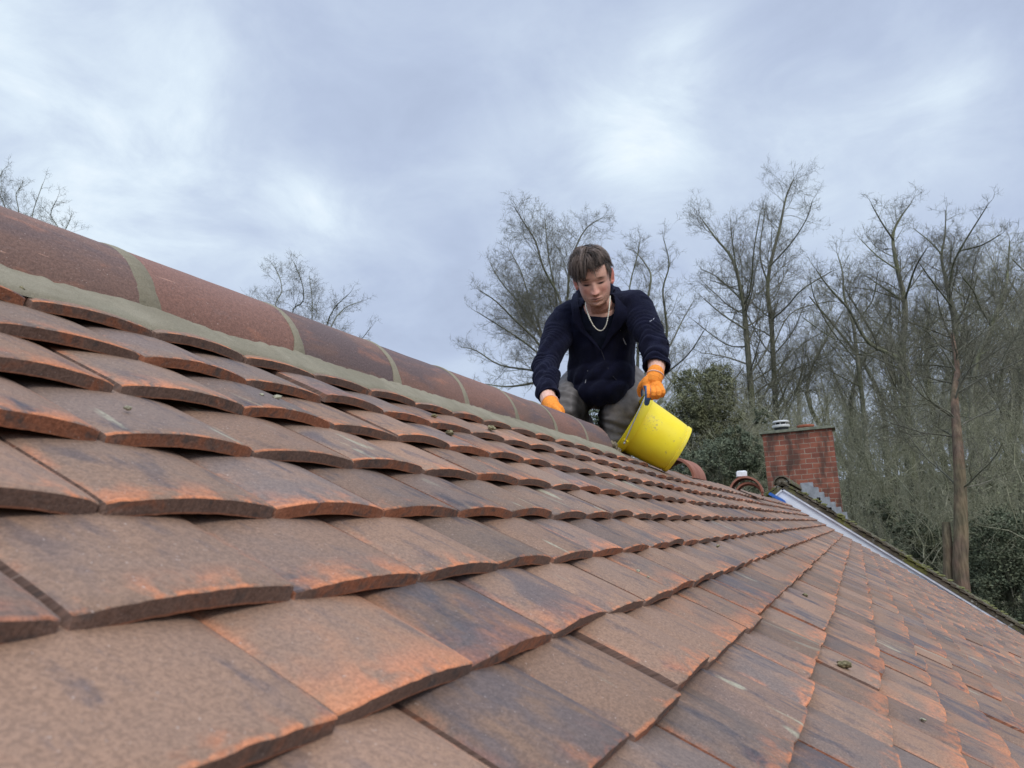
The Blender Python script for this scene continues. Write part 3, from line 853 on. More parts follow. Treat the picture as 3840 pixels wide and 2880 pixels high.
hx = (camvec(0, 0, 1) - ax * camvec(0, 0, 1).dot(ax)).normalized()      # towards the viewer
# handle folded over the rim on the upper, viewer side
up_ = ax.cross(hx)
xh = (-hx * -0.25 + up_ * -1.0)
xh = (up_ * 0.0 + hx)                        # x axis of bucket frame
yh = ax.cross(xh)
Mb = Matrix((xh, yh, ax)).transposed().to_4x4()
bk.matrix_world = Matrix.Translation(bc - ax * 0.118) @ Mb @ Matrix.Rotation(R_(52), 4, 'Z') @ Matrix.Scale(1.035, 4)
# ------------------------------------------------------------------ the roofer
def lerp(a, b, t): return a + (b - a) * t
def gauss(x, y, sx, sy): return math.exp(-(x / sx) ** 2 - (y / sy) ** 2)
# head frame: F out of the face, U crown, L his left (image right)
eye_mid = at(2226, 1061, 3.16)
los = (CW - eye_mid).normalized()
vr = Vector((RT[0][0], RT[1][0], RT[2][0])); vu = Vector((RT[0][1], RT[1][1], RT[2][1]))
vr = (vr - los * vr.dot(los)).normalized(); vu = los.cross(vr)
roll, yaw_, pit = R_(10), R_(-2), R_(15)
r1 = vr * math.cos(roll) + vu * math.sin(roll); u1 = -vr * math.sin(roll) + vu * math.cos(roll)
F_ = (los * math.cos(yaw_) + r1 * math.sin(yaw_)); L_ = (r1 * math.cos(yaw_) - los * math.sin(yaw_))
HF = F_ * math.cos(pit) - u1 * math.sin(pit); HU = u1 * math.cos(pit) + F_ * math.sin(pit); HL = L_
HS = 0.985
HC = eye_mid - HF * 0.080
HM = Matrix((HL, HU, HF)).transposed()
def H(l, u, f): return HC + HM @ Vector((l, u, f)) * HS

_tabs = {}
def prof(tab, x):
    k = id(tab)
    if k not in _tabs:
        xs = np.linspace(-0.125, 0.122, 400); ys = np.interp(xs, [a for a, _ in tab], [b for _, b in tab])
        ker = np.exp(-(np.arange(-24, 25) * (xs[1] - xs[0]) / 0.0065) ** 2); ker /= ker.sum()
        _tabs[k] = (xs, np.convolve(np.pad(ys, 24, mode='edge'), ker, mode='valid'), min(0.004, 1))
    xs, ys, _ = _tabs[k]
    v = float(np.interp(x, xs, ys))
    e_ = min((x + 0.122) / 0.012, (0.119 - x) / 0.012, 1.0)      # close the poles
    raw = float(np.interp(x, [a for a, _ in tab], [b for _, b in tab]))
    return v * max(e_, 0) + raw * (1 - max(e_, 0))
def interp(tab, x):
    for (a, va), (b, vb) in zip(tab, tab[1:]):
        if x <= b: 
            t_ = (x - a) / (b - a); t_ = t_ * t_ * (3 - 2 * t_) * 0.5 + t_ * 0.5
            return va + (vb - va) * t_
    return tab[-1][1]
_W = [(-0.122, 0.012), (-0.115, 0.030), (-0.100, 0.049), (-0.085, 0.058), (-0.065, 0.064), (-0.04, 0.068), (-0.01, 0.070), (0.02, 0.073), (0.05, 0.074), (0.08, 0.066), (0.10, 0.050), (0.113, 0.030), (0.119, 0.006)]
WID = [(a_, b_ * (1.02 if a_ < 0.05 else 1.0)) for a_, b_ in _W]
FRO = [(-0.122, 0.050), (-0.115, 0.078), (-0.100, 0.086), (-0.085, 0.084), (-0.07, 0.087), (-0.05, 0.086), (-0.03, 0.086), (0.0, 0.088), (0.02, 0.0905), (0.04, 0.0905), (0.06, 0.084), (0.08, 0.070), (0.10, 0.048), (0.113, 0.026), (0.119, 0.005)]
BAC = [(-0.122, 0.03), (-0.10, 0.045), (-0.07, 0.062), (-0.04, 0.078), (0.0, 0.094), (0.04, 0.100), (0.07, 0.090), (0.095, 0.066), (0.113, 0.032), (0.119, 0.005)]
def head_point(uu, th):
    """uu height, th angle from the face centre line"""
    w, f, b = prof(WID, uu), prof(FRO, uu), prof(BAC, uu)
    c, s_ = math.cos(th), math.sin(th)
    pw = 0.86
    l = w * math.copysign(abs(s_) ** pw, s_)
    z = (f if c > 0 else b) * math.copysign(abs(c) ** (0.92 if c > 0 else pw), c)
    if c > 0:
        al = abs(l); front = min(1.0, c * 1.6)
        d = 0.0
        # nose
        if -0.062 < uu < 0.012:
            tn = (0.012 - uu) / 0.060
            hN = 0.023 * min(1, tn) ** 1.35 if tn <= 0.98 else 0.023 * max(0, 1 - (tn - 0.98) / 0.22) ** 0.7
            wN = 0.0085 + 0.0055 * min(1, tn) ** 2
            d += max(0.0, hN) * math.exp(-(al / wN) ** 2.4)
        d += 0.0075 * gauss(al - 0.0135, uu + 0.0425, 0.0062, 0.007)          # nostril wings
        d -= 0.0075 * gauss(al - 0.032, uu - 0.001, 0.017, 0.012)            # sockets
        d += 0.0055 * gauss(al - 0.032, uu + 0.0015, 0.0125, 0.0085)         # lids over the eye balls
        d -= 0.0022 * gauss(al - 0.031, uu + 0.0065, 0.0135, 0.0015) + 0.0018 * gauss(al - 0.031, uu - 0.0095, 0.014, 0.0015)         # closed-looking lash line
        d += 0.0018 * gauss(al - 0.028, uu - 0.016, 0.018, 0.009)            # brow
        d -= 0.0035 * gauss(al, uu - 0.006, 0.010, 0.008)
        d += 0.0050 * gauss(al - 0.043, uu + 0.028, 0.018, 0.016)            # cheeks
        d -= 0.0025 * gauss(al - 0.026, uu + 0.060, 0.008, 0.012)
        d += 0.0052 * gauss(al, uu + 0.0665, 0.021, 0.0045) + 0.0058 * gauss(al, uu + 0.0765, 0.018, 0.0045)
        d += 0.0040 * gauss(al, uu + 0.071, 0.030, 0.013)
        d -= 0.0030 * gauss(al, uu + 0.0715, 0.025, 0.0014)                  # mouth line
        d -= 0.0035 * gauss(al, uu + 0.086, 0.020, 0.004)
        d += 0.0060 * gauss(al, uu + 0.102, 0.017, 0.010)                    # chin
        z += d * front
    return l, uu, z
hb = MB(); rows = []
NU, NV = 200, 190
for i in range(NV + 1):
    uu = lerp(-0.122, 0.119, i / NV)
    rows.append([H(*head_point(uu, 2 * math.pi * j / NU)) for j in range(NU)])
hb.grid([r[::-1] for r in rows], True, True, True)
for s_ in (1, -1):                          # ears
    Mear = HM @ Matrix.Rotation(-s_ * R_(38), 3, 'Y') @ Matrix.Rotation(R_(-12), 3, 'X')
    hb.ellipsoid(H(s_ * 0.0800, -0.004, -0.010), (0.0062, 0.034, 0.0200), Mear, 18, 14)
    pts = []
    for k in range(15):
        a = R_(-115 + 250 * k / 14)
        pts.append(H(s_ * (0.0850 + 0.004 * math.sin(k / 14 * 3.1)), -0.004 + 0.030 * math.sin(a) * 1.0, -0.016 - 0.018 * math.cos(a)))
    hb.tube(pts, [0.0026] + [0.0037] * 13 + [0.0026], 8)
    hb.ellipsoid(H(s_ * 0.080, -0.034, -0.002), (0.005, 0.009, 0.008), Mear, 10, 8)

# skeleton, world points
sh_r, el_r, cu_r, wr_r = at(2122, 1200, 3.36), at(2046, 1366, 3.20), at(2052, 1476, 3.02), at(2062, 1518, 2.94)
sh_l, el_l, cu_l, wr_l = at(2385, 1152, 3.35), at(2452, 1290, 3.24), at(2462, 1366, 3.18), at(2458, 1406, 3.14)
neck_b, neck_t = at(2250, 1150, 3.32), HC + HM @ Vector((0, -0.075, -0.02))
chest, belly, hem, pelv = at(2250, 1215, 3.40), at(2256, 1330, 3.46), at(2258, 1425, 3.50), at(2268, 1440, 3.66)
hip_l, kn_l, an_l = at(2335, 1452, 3.62), at(2318, 1560, 3.50), at(2306, 1700, 3.52)
hip_r, kn_r, an_r = at(2190, 1450, 3.62), at(2125, 1545, 3.34), at(2190, 1600, 3.72)
Sx = Vector((0.05, -1, 0.10)).normalized()
def ring(c, S_, D_, a, b, n=20, pw=0.9):
    out = []
    for k in range(n):
        t_ = 2 * math.pi * k / n; cs, sn = math.cos(t_), math.sin(t_)
        out.append(c + S_ * a * math.copysign(abs(cs) ** pw, cs) + D_ * b * math.copysign(abs(sn) ** pw, sn))
    return out
def loft_body(mb, items, S_, n=22):
    rows = []
    for i, (c, a, b) in enumerate(items):
        d = (items[min(i + 1, len(items) - 1)][0] - items[max(i - 1, 0)][0]).normalized()
        D = S_.cross(d).normalized(); S2 = d.cross(D).normalized()
        rows.append(ring(c, S2, D, a, b, n))
    mb.grid(rows, True, True, True)
def chain(mb, pts, rad, n=14, sub=4):
    """tapered limb along a smooth path"""
    P, Rr = [], []
    m = len(pts)
    for i in range(m - 1):
        p0, p1, p2, p3 = pts[max(i - 1, 0)], pts[i], pts[i + 1], pts[min(i + 2, m - 1)]
        for k in range(sub):
            t_ = k / sub
            P.append(0.5 * ((2 * p1) + (p2 - p0) * t_ + (2 * p0 - 5 * p1 + 4 * p2 - p3) * t_ * t_ + (3 * p1 - p0 - 3 * p2 + p3) * t_ ** 3))
            Rr.append(lerp(rad[i], rad[i + 1], t_))
    P.append(pts[-1]); Rr.append(rad[-1])
    mb.tube(P, Rr, n)

def hand(mb, fingers, palm, scale=1.0):
    for c, r, M_ in palm: mb.ellipsoid(c, tuple(x * scale for x in r), M_, 16, 12)
    for pts, rad in fingers: chain(mb, [Vector(p) for p in pts], [r * scale for r in rad], 10, 3)
# left hand (image right) closed over the bucket rim
pc = at(2444, 1442, 3.125)
Mp = RT @ Matrix.Rotation(R_(8), 3, 'Z')
palm_l = [(pc, (0.040, 0.044, 0.020), Mp), (at(2452, 1418, 3.13), (0.030, 0.028, 0.021), Mp), (at(2462, 1456, 3.115), (0.030, 0.030, 0.021), Mp)]
fing_l = [([at(2428, 1448, 3.11), at(2430, 1470, 3.080), at(2429, 1492, 3.085), at(2425, 1512, 3.105)], (0.0128, 0.0122, 0.0118, 0.0108)),
          ([at(2446, 1452, 3.105), at(2451, 1474, 3.070), at(2449, 1489, 3.085), at(2444, 1493, 3.115)], (0.0112, 0.0108, 0.0102, 0.009)),
          ([at(2461, 1453, 3.105), at(2470, 1473, 3.070), at(2467, 1488, 3.085), at(2460, 1491, 3.115)], (0.0110, 0.0105, 0.0098, 0.0088)),
          ([at(2476, 1450, 3.110), at(2487, 1467, 3.080), at(2484, 1481, 3.090), at(2476, 1484, 3.115)], (0.0100, 0.0096, 0.0090, 0.0080)),
          ([at(2424, 1425, 3.14), at(2406, 1444, 3.15), at(2399, 1463, 3.165), at(2401, 1481, 3.185)], (0.0155, 0.0135, 0.0122, 0.0105))]
# right hand reaching down behind the ridge
pr_ = at(2084, 1545, 2.90)
palm_r = [(pr_, (0.036, 0.040, 0.020), RT @ Matrix.Rotation(R_(35), 3, 'Z')), (at(2070, 1530, 2.92), (0.030, 0.028, 0.022), RT.copy())]
fing_r = [([at(2090, 1545, 2.89), at(2103, 1556, 2.88), at(2112, 1568, 2.89), at(2116, 1580, 2.91)], (0.0125, 0.012, 0.011, 0.009)),
          ([at(2085, 1555, 2.90), at(2096, 1572, 2.90), at(2101, 1588, 2.92)], (0.0125, 0.0115, 0.0095)),
          ([at(2077, 1560, 2.92), at(2086, 1580, 2.92), at(2089, 1596, 2.94)], (0.012, 0.011, 0.0090)),
          ([at(2068, 1560, 2.94), at(2075, 1578, 2.94), at(2077, 1592, 2.96)], (0.0105, 0.010, 0.0085)),
          ([at(2080, 1530, 2.885), at(2094, 1541, 2.87), at(2104, 1556, 2.865)], (0.0145, 0.0125, 0.0105))]

bb_ = MB()
bb_.v, bb_.f = [], []
chain(bb_, [neck_b, lerp(neck_b, neck_t, 0.5), neck_t], [0.058, 0.054, 0.055], 18)
loft_body(bb_, [(pelv, .13, .10), (hem, .125, .10), (belly, .125, .10), (chest, .145, .10), (lerp(chest, neck_b, 0.55), .13, .08), (neck_b, .06, .055)], Sx)
chain(bb_, [sh_r, el_r, cu_r, wr_r, at(2072, 1532, 2.92)], [0.052, 0.040, 0.034, 0.027, 0.025])
chain(bb_, [sh_l, el_l, cu_l, wr_l, at(2450, 1425, 3.13)], [0.050, 0.038, 0.0365, 0.029, 0.026])
chain(bb_, [hip_l, kn_l, an_l], [0.08, 0.055, 0.036]); chain(bb_, [hip_r, kn_r, an_r], [0.08, 0.055, 0.036])
hand(bb_, fing_l, palm_l, 0.86); hand(bb_, fing_r, palm_r, 0.86)
bb_.add(hb.v, hb.f)
body_me = remeshed(bb_, 0.0018, 1, 'person')
co = np.zeros(len(body_me.vertices) * 3); body_me.vertices.foreach_get('co', co); co = co.reshape(-1, 3)
HMn = np.array(HM); loc = (co - np.array(HC)) @ HMn / HS     # head-local coordinates l,u,f
l, u, f = loc[:, 0], loc[:, 1], loc[:, 2]
al = np.abs(l)
skin = np.tile(np.array([0.78, 0.455, 0.34]), (len(co), 1))
def blend(mask, c, k=1.0):
    global skin
    m = np.clip(mask * k, 0, 1)[:, None]; skin = skin * (1 - m) + np.array(c) * m
g2 = lambda x, y, a, b: np.exp(-(x / a) ** 2 - (y / b) ** 2)
hd_ = (u > -0.16) & (np.abs(l) < 0.11) & (np.abs(f) < 0.14)
fr_ = hd_ & (f > 0.02)
nz = np.array([noise.noise(Vector(p) * 260) for p in co[hd_]]) if hd_.any() else np.zeros(0)
nzf = np.zeros(len(co)); nzf[hd_] = nz
blend(fr_ * g2(al - 0.042, u + 0.035, 0.024, 0.024), (0.66, 0.25, 0.19), 0.6)
blend(fr_ * g2(al, u + 0.040, 0.017, 0.016), (0.70, 0.27, 0.21), 0.55)
jaw = fr_ * np.clip((-u - 0.045 + 0.55 * np.maximum(0, al - 0.03)) / 0.035, 0, 1) * (1 - 0.9 * g2(al, u + 0.071, 0.024, 0.009))
jaw = jaw * np.clip(0.75 + nzf * 1.2, 0, 1)
jaw = np.maximum(jaw, hd_ * np.clip((-u - 0.02) / 0.05, 0, 1) * np.clip((al - 0.050) / 0.012, 0, 1) * np.clip((f + 0.02) / 0.03, 0, 1))
chinm = fr_ * np.clip((-u - 0.090) / 0.015, 0, 1) * np.clip(0.8 + nzf, 0, 1)
blend(jaw, (0.34, 0.18, 0.115), 0.7); blend(chinm, (0.28, 0.12, 0.06), 0.85)
blend(fr_ * g2(al, u + 0.0595, 0.026, 0.0050), (0.36, 0.19, 0.13), 0.55); blend(fr_ * g2(al, u + 0.0525, 0.014, 0.0034), (0.24, 0.10, 0.075), 0.85)  # moustache, then the shadow under the nose painted darker
blend(fr_ * g2(al, u + 0.0665, 0.017, 0.0035), (0.50, 0.185, 0.15), 0.65)
blend(fr_ * g2(al, u + 0.0765, 0.015, 0.0035), (0.55, 0.20, 0.165), 0.65)
blend(fr_ * g2(al, u + 0.0715, 0.022, 0.0028), (0.09, 0.030, 0.026), 1.2)
blend(fr_ * g2(al - 0.030, u - 0.001, 0.019, 0.011), (0.36, 0.175, 0.135), 0.75)  # eye sockets: shading painted into the skin colour
blend(fr_ * g2(al - 0.032, u + 0.0060 - 6.0 * (al - 0.032) ** 2, 0.0150, 0.0042), (0.012, 0.008, 0.007), 1.35)
blend(fr_ * g2(al - 0.031, u - 0.0075, 0.014, 0.0018), (0.27, 0.13, 0.10), 0.7)
blend(fr_ * g2(al - 0.032 , u - 0.0195 + 0.12 * (al - 0.028), 0.0170, 0.0046), (0.10, 0.055, 0.035), 1.05)
blend(fr_ * g2(al - 0.008, u + 0.0500, 0.0035, 0.0020) * (f > 0.09), (0.13, 0.05, 0.04), 0.9)
blend((hd_ & (al > 0.0770) & (f < 0.02)) * 1.0, (0.62, 0.17, 0.12), 0.8)
blend((hd_ & (u < -0.118)) * 1.0, (0.50, 0.245, 0.18), 0.5)
vcol(body_me, 'skin', skin)
Ms = Mat('skin', 0.52, 0.35)
cs_ = Ms.attr('skin').outputs['Color']
Ms.color(Ms.mix(1.0, cs_, Ms.mix(Ms.step(Ms.noise(Ms.tc.outputs['Object'], 90, 3), 0.3, 0.7), (0.92,) * 3, (1.06,) * 3), 'MULTIPLY'))
Ms.b.inputs['Subsurface Weight'].default_value = 0.05
Ms.b.inputs['Subsurface Radius'].default_value = (0.012, 0.005, 0.003)
Ms.b.inputs['Subsurface Scale'].default_value = 0.15
Ms.bump(Ms.noise(Ms.tc.outputs['Object'], 700, 3), 0.25, 0.0006)
body_me.materials.append(Ms.m)
person = link('person', body_me)
tag(person, 'roofer in navy fleece and grey trousers stooping over the ridge with a yellow bucket', 'person')

def fabric(name, col, rough=0.95, var=0.25, fine=900, bump=0.5, fuzz=None, bd=0.0012):
    m = Mat(name, rough, 0.15)
    o = m.tc.outputs['Object']
    c = m.mix(m.step(m.noise(o, 24, 4, 0.6), 0.3, 0.7), tuple(x * (1 - var) for x in col), tuple(x * (1 + var) for x in col))
    at_ = m.attr('tone').outputs['Color']
    c = m.mix(1.0, c, at_, 'MULTIPLY')
    m.color(c)
    m.bump(m.math('ADD', m.noise(o, fine, 2, 0.7), m.math('MULTIPLY', m.noise(o, 120, 3), 1.5)), bump, bd)
    if fuzz:
        m.b.inputs['Sheen Weight'].default_value = fuzz; m.b.inputs['Sheen Roughness'].default_value = 0.6
        m.b.inputs['Sheen Tint'].default_value = (0.35, 0.38, 0.62, 1)
    return m.m
M_fleece = fabric('navy_fleece', (0.0045, 0.0050, 0.0155), fuzz=0.09, bump=0.7, bd=0.0018)
M_shirt = fabric('dark_shirt', (0.011, 0.014, 0.026))
M_trous = fabric('grey_twill', (0.185, 0.172, 0.166), var=0.22)
def seg_t(p, a, b):
    ab = np.array(b - a); t_ = ((p - np.array(a)) @ ab) / (ab @ ab)
    q_ = np.array(a) + np.clip(t_, 0, 1)[:, None] * ab
    return t_, np.linalg.norm(p - q_, axis=1)
def nvec(P, sc, off=0.0): return np.array([noise.noise(Vector((p[0] * sc + off, p[1] * sc, p[2] * sc))) for p in P])
# --- shirt
sb = MB()
loft_body(sb, [(hem, .118, .10), (belly, .125, .108), (chest, .150, .113), (lerp(chest, neck_b, 0.5), .14, .10), (lerp(chest, neck_b, 0.92), .075, .068)], Sx)
shirt_me = remeshed(sb, 0.005, 4, 'shirt', lambda c_, n_: c_ + n_ * (0.004 * nvec(c_, 22))[:, None])
vcol(shirt_me, 'tone', np.ones((len(shirt_me.vertices), 3))); shirt_me.materials.append(M_shirt)
link('shirt', shirt_me, None).parent = person
# neckband
def path_tube(name, pts, rad, mat, n=8, parent=None, tone=True):
    mb = MB(); chain(mb, pts, rad if isinstance(rad, list) else [rad] * len(pts), n, 5)
    me = mb.mesh(name); me.materials.append(mat)
    if tone: vcol(me, 'tone', np.ones((len(me.vertices), 3)))
    o = link(name, me); o.parent = parent or person
    return o
# --- jacket
jb = MB()
loft_body(jb, [(lerp(pelv, hem, 0.35), .120, .085), (hem + Vector((0.0, 0, 0.0)), .150, .125), (lerp(belly, hem, 0.4), .152, .135), (belly, .148, .135), (chest, .160, .125), (lerp(chest, neck_b, 0.5), .145, .100), (lerp(chest, neck_b, 0.95), .085, .078)], Sx)
low = at(2250, 1462, 3.41)
jb.ellipsoid(low, (0.085, 0.125, 0.066), None, 18, 12)
jb.ellipsoid(lerp(low, belly, 0.4), (0.105, 0.148, 0.10), None, 18, 12)
chain(jb, [lerp(chest, sh_r, 0.35) + Vector((0, 0, .03)), sh_r, lerp(sh_r, el_r, 0.5), el_r, lerp(el_r, cu_r, 0.5), cu_r, lerp(cu_r, wr_r, 0.25)], [0.075, 0.074, 0.061, 0.052, 0.048, 0.045, 0.043], 18)
chain(jb, [lerp(chest, sh_l, 0.35) + Vector((0, 0, .03)), sh_l, lerp(sh_l, el_l, 0.5), el_l, lerp(el_l, cu_l, 0.5), cu_l, lerp(cu_l, wr_l, 0.22)], [0.080, 0.077, 0.063, 0.053, 0.049, 0.046, 0.045], 18)
def jdisp(c_, n_):
    d = 0.009 * nvec(c_, 7) + 0.004 * nvec(c_, 18, 7)
    for a, b, ph_, am in ((sh_r, el_r, 0.0, 0.22), (el_r, cu_r, 1.0, 1.0), (sh_l, el_l, 2.0, 0.3), (el_l, cu_l, 0.5, 1.1)):
        t_, ds = seg_t(c_, a, b)
        m = np.clip((0.10 - ds) / 0.03, 0, 1) * np.clip((t_ + 0.15) / 0.2, 0, 1) * np.clip((1.15 - t_) / 0.15, 0, 1)
        Ln = (b - a).length
        wob = nvec(c_, 8, 3) * 0.085 + nvec(c_, 24, 9) * 0.012
        d = d + m * am * 0.0036 * (0.4 + 1.2 * np.clip(0.5 + nvec(c_, 11, 20), 0, 1)) * np.sin((t_ * Ln + wob) / 0.031 * 2 * math.pi + ph_)
        if am >= 1.0:                        # cuff hem
            d = d - 0.004 * m * np.exp(-((t_ - 0.80) * Ln / 0.005) ** 2)
    t_, ds = seg_t(c_, chest, hem)           # drag folds across the body
    m = np.clip((t_ + 0.1) / 0.3, 0, 1)
    fold = np.sin((c_[:, 1] * 0.9 + c_[:, 2] * 0.55 + 0.05 * nvec(c_, 7, 2)) / 0.075 * 2 * math.pi)
    d = d + 0.0050 * m * fold
    return c_ + n_ * d[:, None]
jk = remeshed(jb, 0.0052, 4, 'jacket', jdisp)
bm = bmesh.new(); bm.from_mesh(jk)
# open front: cut away the skin of the jacket over the shirt, and the sleeve / neck ends
front = (Sx.cross((neck_b - chest).normalized())).normalized()
if front.dot(CW - chest) < 0: front = -front
def img(p):
    q_ = RT.transposed() @ (Vector(p) - CW)
    return 1920 + FPX * q_.x / -q_.z, 1440 - FPX * q_.y / -q_.z
VL = [(1090, 2190), (1140, 2176), (1190, 2178), (1235, 2192), (1262, 2220), (1285, 2238), (1310, 2252)]
VR = [(1090, 2300), (1140, 2305), (1190, 2300), (1225, 2290), (1262, 2276), (1285, 2266), (1310, 2254)]
def lx(tab, y):
    for (a, va), (b, vb) in zip(tab, tab[1:]):
        if a <= y <= b: return va + (vb - va) * (y - a) / (b - a)
    return None
kill = []
ends_ = [(lerp(cu_r, wr_r, 0.30), (wr_r - cu_r).normalized()), (lerp(cu_l, wr_l, 0.25), (wr_l - cu_l).normalized())]
for v in bm.verts:
    x_, y_ = img(v.co)
    dead = False
    if v.co.x < chest.x - 0.02 or v.normal.dot(los) > 0.1:
        a, b = lx(VL, y_), lx(VR, y_)
        if a is not None and a < x_ < b and v.normal.dot(los) > -0.1 and (v.co - chest).dot(front) > 0.0: dead = True
    for c_, d_ in ends_:
        if (v.co - c_).length < 0.075 and (v.co - c_).dot(d_) > 0: dead = True
    if (v.co - neck_b).length < 0.075 and (v.co - lerp(chest, neck_b, 0.9)).dot((neck_b - chest).normalized()) > 0: dead = True
    if dead: kill.append(v)
bmesh.ops.delete(bm, geom=kill, context='VERTS')
for _ in range(3):
    bmesh.ops.smooth_vert(bm, verts=[v for v in bm.verts if v.is_boundary], factor=0.5)
bm.to_mesh(jk); bm.free()
vcol(jk, 'tone', np.ones((len(jk.vertices), 3)))
jk.materials.append(M_fleece)
jacket = link('jacket', jk); jacket.parent = person
sm_ = jacket.modifiers.new('t', 'SOLIDIFY'); sm_.thickness = 0.007; sm_.offset = 0.3
# stand collar with turned-out flaps: one cloth sheet following both edges of the opening
def ribbon(name, line, outs, widths, mat, thick=0.006, parent=None):
    mb = MB(); rows = []
    n = len(line)
    for i in range(n):
        o_ = outs[i]; w_ = widths[i]; base = line[i]
        row = []
        for k in range(7):
            s_ = k / 6
            row.append(base + o_[0] * (w_ * math.sin(s_ * 1.5) * 0.8) + o_[1] * (w_ * (s_ ** 1.4)) + o_[0] * 0.003 * noise.noise((i * 0.5, s_ * 3, len(name))))
        rows.append(row)
    mb.grid(rows)
    me = mb.mesh(name); me.materials.append(mat); vcol(me, 'tone', np.ones((len(me.vertices), 3)))
    o = link(name, me); o.parent = parent or person
    q_ = o.modifiers.new('t', 'SOLIDIFY'); q_.thickness = thick; q_.offset = 0
    q_ = o.modifiers.new('s', 'SUBSURF'); q_.levels = 1; q_.render_levels = 2
    return o
toC = los
def dense(pts, n=5):
    out = []
    m = len(pts)
    for i in range(m - 1):
        p0, p1, p2, p3 = pts[max(i - 1, 0)], pts[i], pts[i + 1], pts[min(i + 2, m - 1)]
        for k in range(n):
            t_ = k / n
            out.append(0.5 * ((2 * p1) + (p2 - p0) * t_ + (2 * p0 - 5 * p1 + 4 * p2 - p3) * t_ * t_ + (3 * p1 - p0 - 3 * p2 + p3) * t_ ** 3))
    out.append(pts[-1]); return out
# image-left flap and image-right flap
cl = dense([at(2168, 1098, 3.40), at(2166, 1125, 3.32), at(2172, 1160, 3.27), at(2180, 1200, 3.265), at(2196, 1240, 3.285), at(2222, 1272, 3.30), at(2252, 1312, 3.315)])
cr = dense([at(2298, 1072, 3.40), at(2304, 1100, 3.33), at(2306, 1140, 3.275), at(2302, 1180, 3.265), at(2290, 1225, 3.285), at(2272, 1270, 3.305), at(2256, 1310, 3.32)])
def widths(n, prof): return [interp(prof, i / (n - 1)) for i in range(n)]
wl2 = widths(len(cl), [(0, 0.024), (0.25, 0.034), (0.5, 0.036), (0.62, 0.028), (0.8, 0.014), (1, 0.005)])
wr2 = widths(len(cr), [(0, 0.030), (0.25, 0.052), (0.45, 0.070), (0.6, 0.048), (0.8, 0.020), (1, 0.006)])
ribbon('collar', [p + toC * 0.006 for p in cl], [(toC * 0.35, -vr * 0.95 - vu * 0.15)] * len(cl), wl2, M_fleece, parent=jacket)
ribbon('collar', [p + toC * 0.006 for p in cr], [(toC * 0.35, vr * 0.95 - vu * 0.25)] * len(cr), wr2, M_fleece, parent=jacket)
# collar stand round the back of the neck
st = dense([at(2160, 1128, 3.35), at(2164, 1098, 3.40), at(2205, 1075, 3.46), at(2255, 1066, 3.48), at(2292, 1072, 3.43), at(2304, 1095, 3.34)])
mbs = MB(); mbs.grid([[p + vu * h_ + toC * 0.004 * math.sin(h_ * 90) for h_ in (-0.045, -0.03, -0.01, 0.004, 0.010)] for p in st])
me = mbs.mesh('collar'); me.materials.append(M_fleece); vcol(me, 'tone', np.ones((len(me.vertices), 3)))
o = link('collar', me); o.parent = jacket; q_ = o.modifiers.new('t', 'SOLIDIFY'); q_.thickness = 0.008; q_.offset = 0
# zips
M_zip = simple('zip_metal', (0.34, 0.34, 0.36), 0.45, 0.5, 0.2, 200)
def surf(px, py, X=3.2, off=0.003):
    """point on the jacket under a photo pixel"""
    d = (RT @ Vector(((px - 1920) / FPX, -(py - 1440) / FPX, -1))).normalized()
    h_ = jtree.ray_cast(CW, d)
    return (h_[0] - d * off) if h_[0] is not None else at(px, py, X)
from mathutils.bvhtree import BVHTree
jtree = BVHTree.FromPolygons([v.co for v in jk.vertices], [tuple(p.vertices) for p in jk.polygons])
path_tube('zip', [surf(x_, y_) for x_, y_ in ((2326, 1240), (2336, 1268), (2347, 1292), (2358, 1318))], 0.0026, M_zip, 6, jacket, False)
path_tube('zip', [surf(x_, y_) for x_, y_ in ((2254, 1312), (2268, 1350), (2282, 1385), (2296, 1408), (2312, 1425), (2318, 1436))], 0.0020, simple('zip_dark', (0.03, 0.03, 0.04), 0.5), 6, jacket, False)
path_tube('zip', [surf(x_, y_) for x_, y_ in ((2205, 1385), (2200, 1410), (2194, 1440))], 0.0016, M_zip, 6, jacket, False)
# small pale embroidered mark on the sleeve
em = MB()
for k in range(7):
    x_ = 2436 + k * 2.6; y_ = 1207 - k * 1.7
    p, q2 = surf(x_, y_, off=0.0078), surf(x_ + 1.3, y_ - 4.2 + (k % 3) * 0.9, off=0.0078)
    em.tube([p, q2], 0.0007, 5)
    if k % 2: em.tube([p, surf(x_ + 2.2, y_ - 1.6, off=0.0078)], 0.0006, 5)
em.build('sleeve_mark', simple('pale_thread', (0.60, 0.62, 0.68), 0.8), jacket).parent = jacket
# necklace
nk = dense([at(2196, 1135, 3.27), at(2200, 1160, 3.232), at(2212, 1195, 3.218), at(2228, 1224, 3.222), at(2246, 1239, 3.226), at(2262, 1236, 3.224), at(2274, 1215, 3.220), at(2281, 1180, 3.222), at(2286, 1140, 3.232), at(2288, 1110, 3.26)], 9)
nb = MB()
nk2 = [p for p in nk]
prev = None
for i, p in enumerate(nk2[:-1]):
    d = (nk2[i + 1] - p); M_ = d.to_track_quat('Z', 'Y').to_matrix() @ Matrix.Rotation(R_(45 * (i % 2)), 3, 'Z')
    nb.ellipsoid(p + d * 0.5, (0.0038, 0.0024, d.length * 0.74), M_, 10, 6)
nl = nb.build('necklace', simple('pale_gold', (0.66, 0.62, 0.50), 0.32, 0.6, 0.1, 300, metallic=0.55), None, sharp=None); nl.parent = person

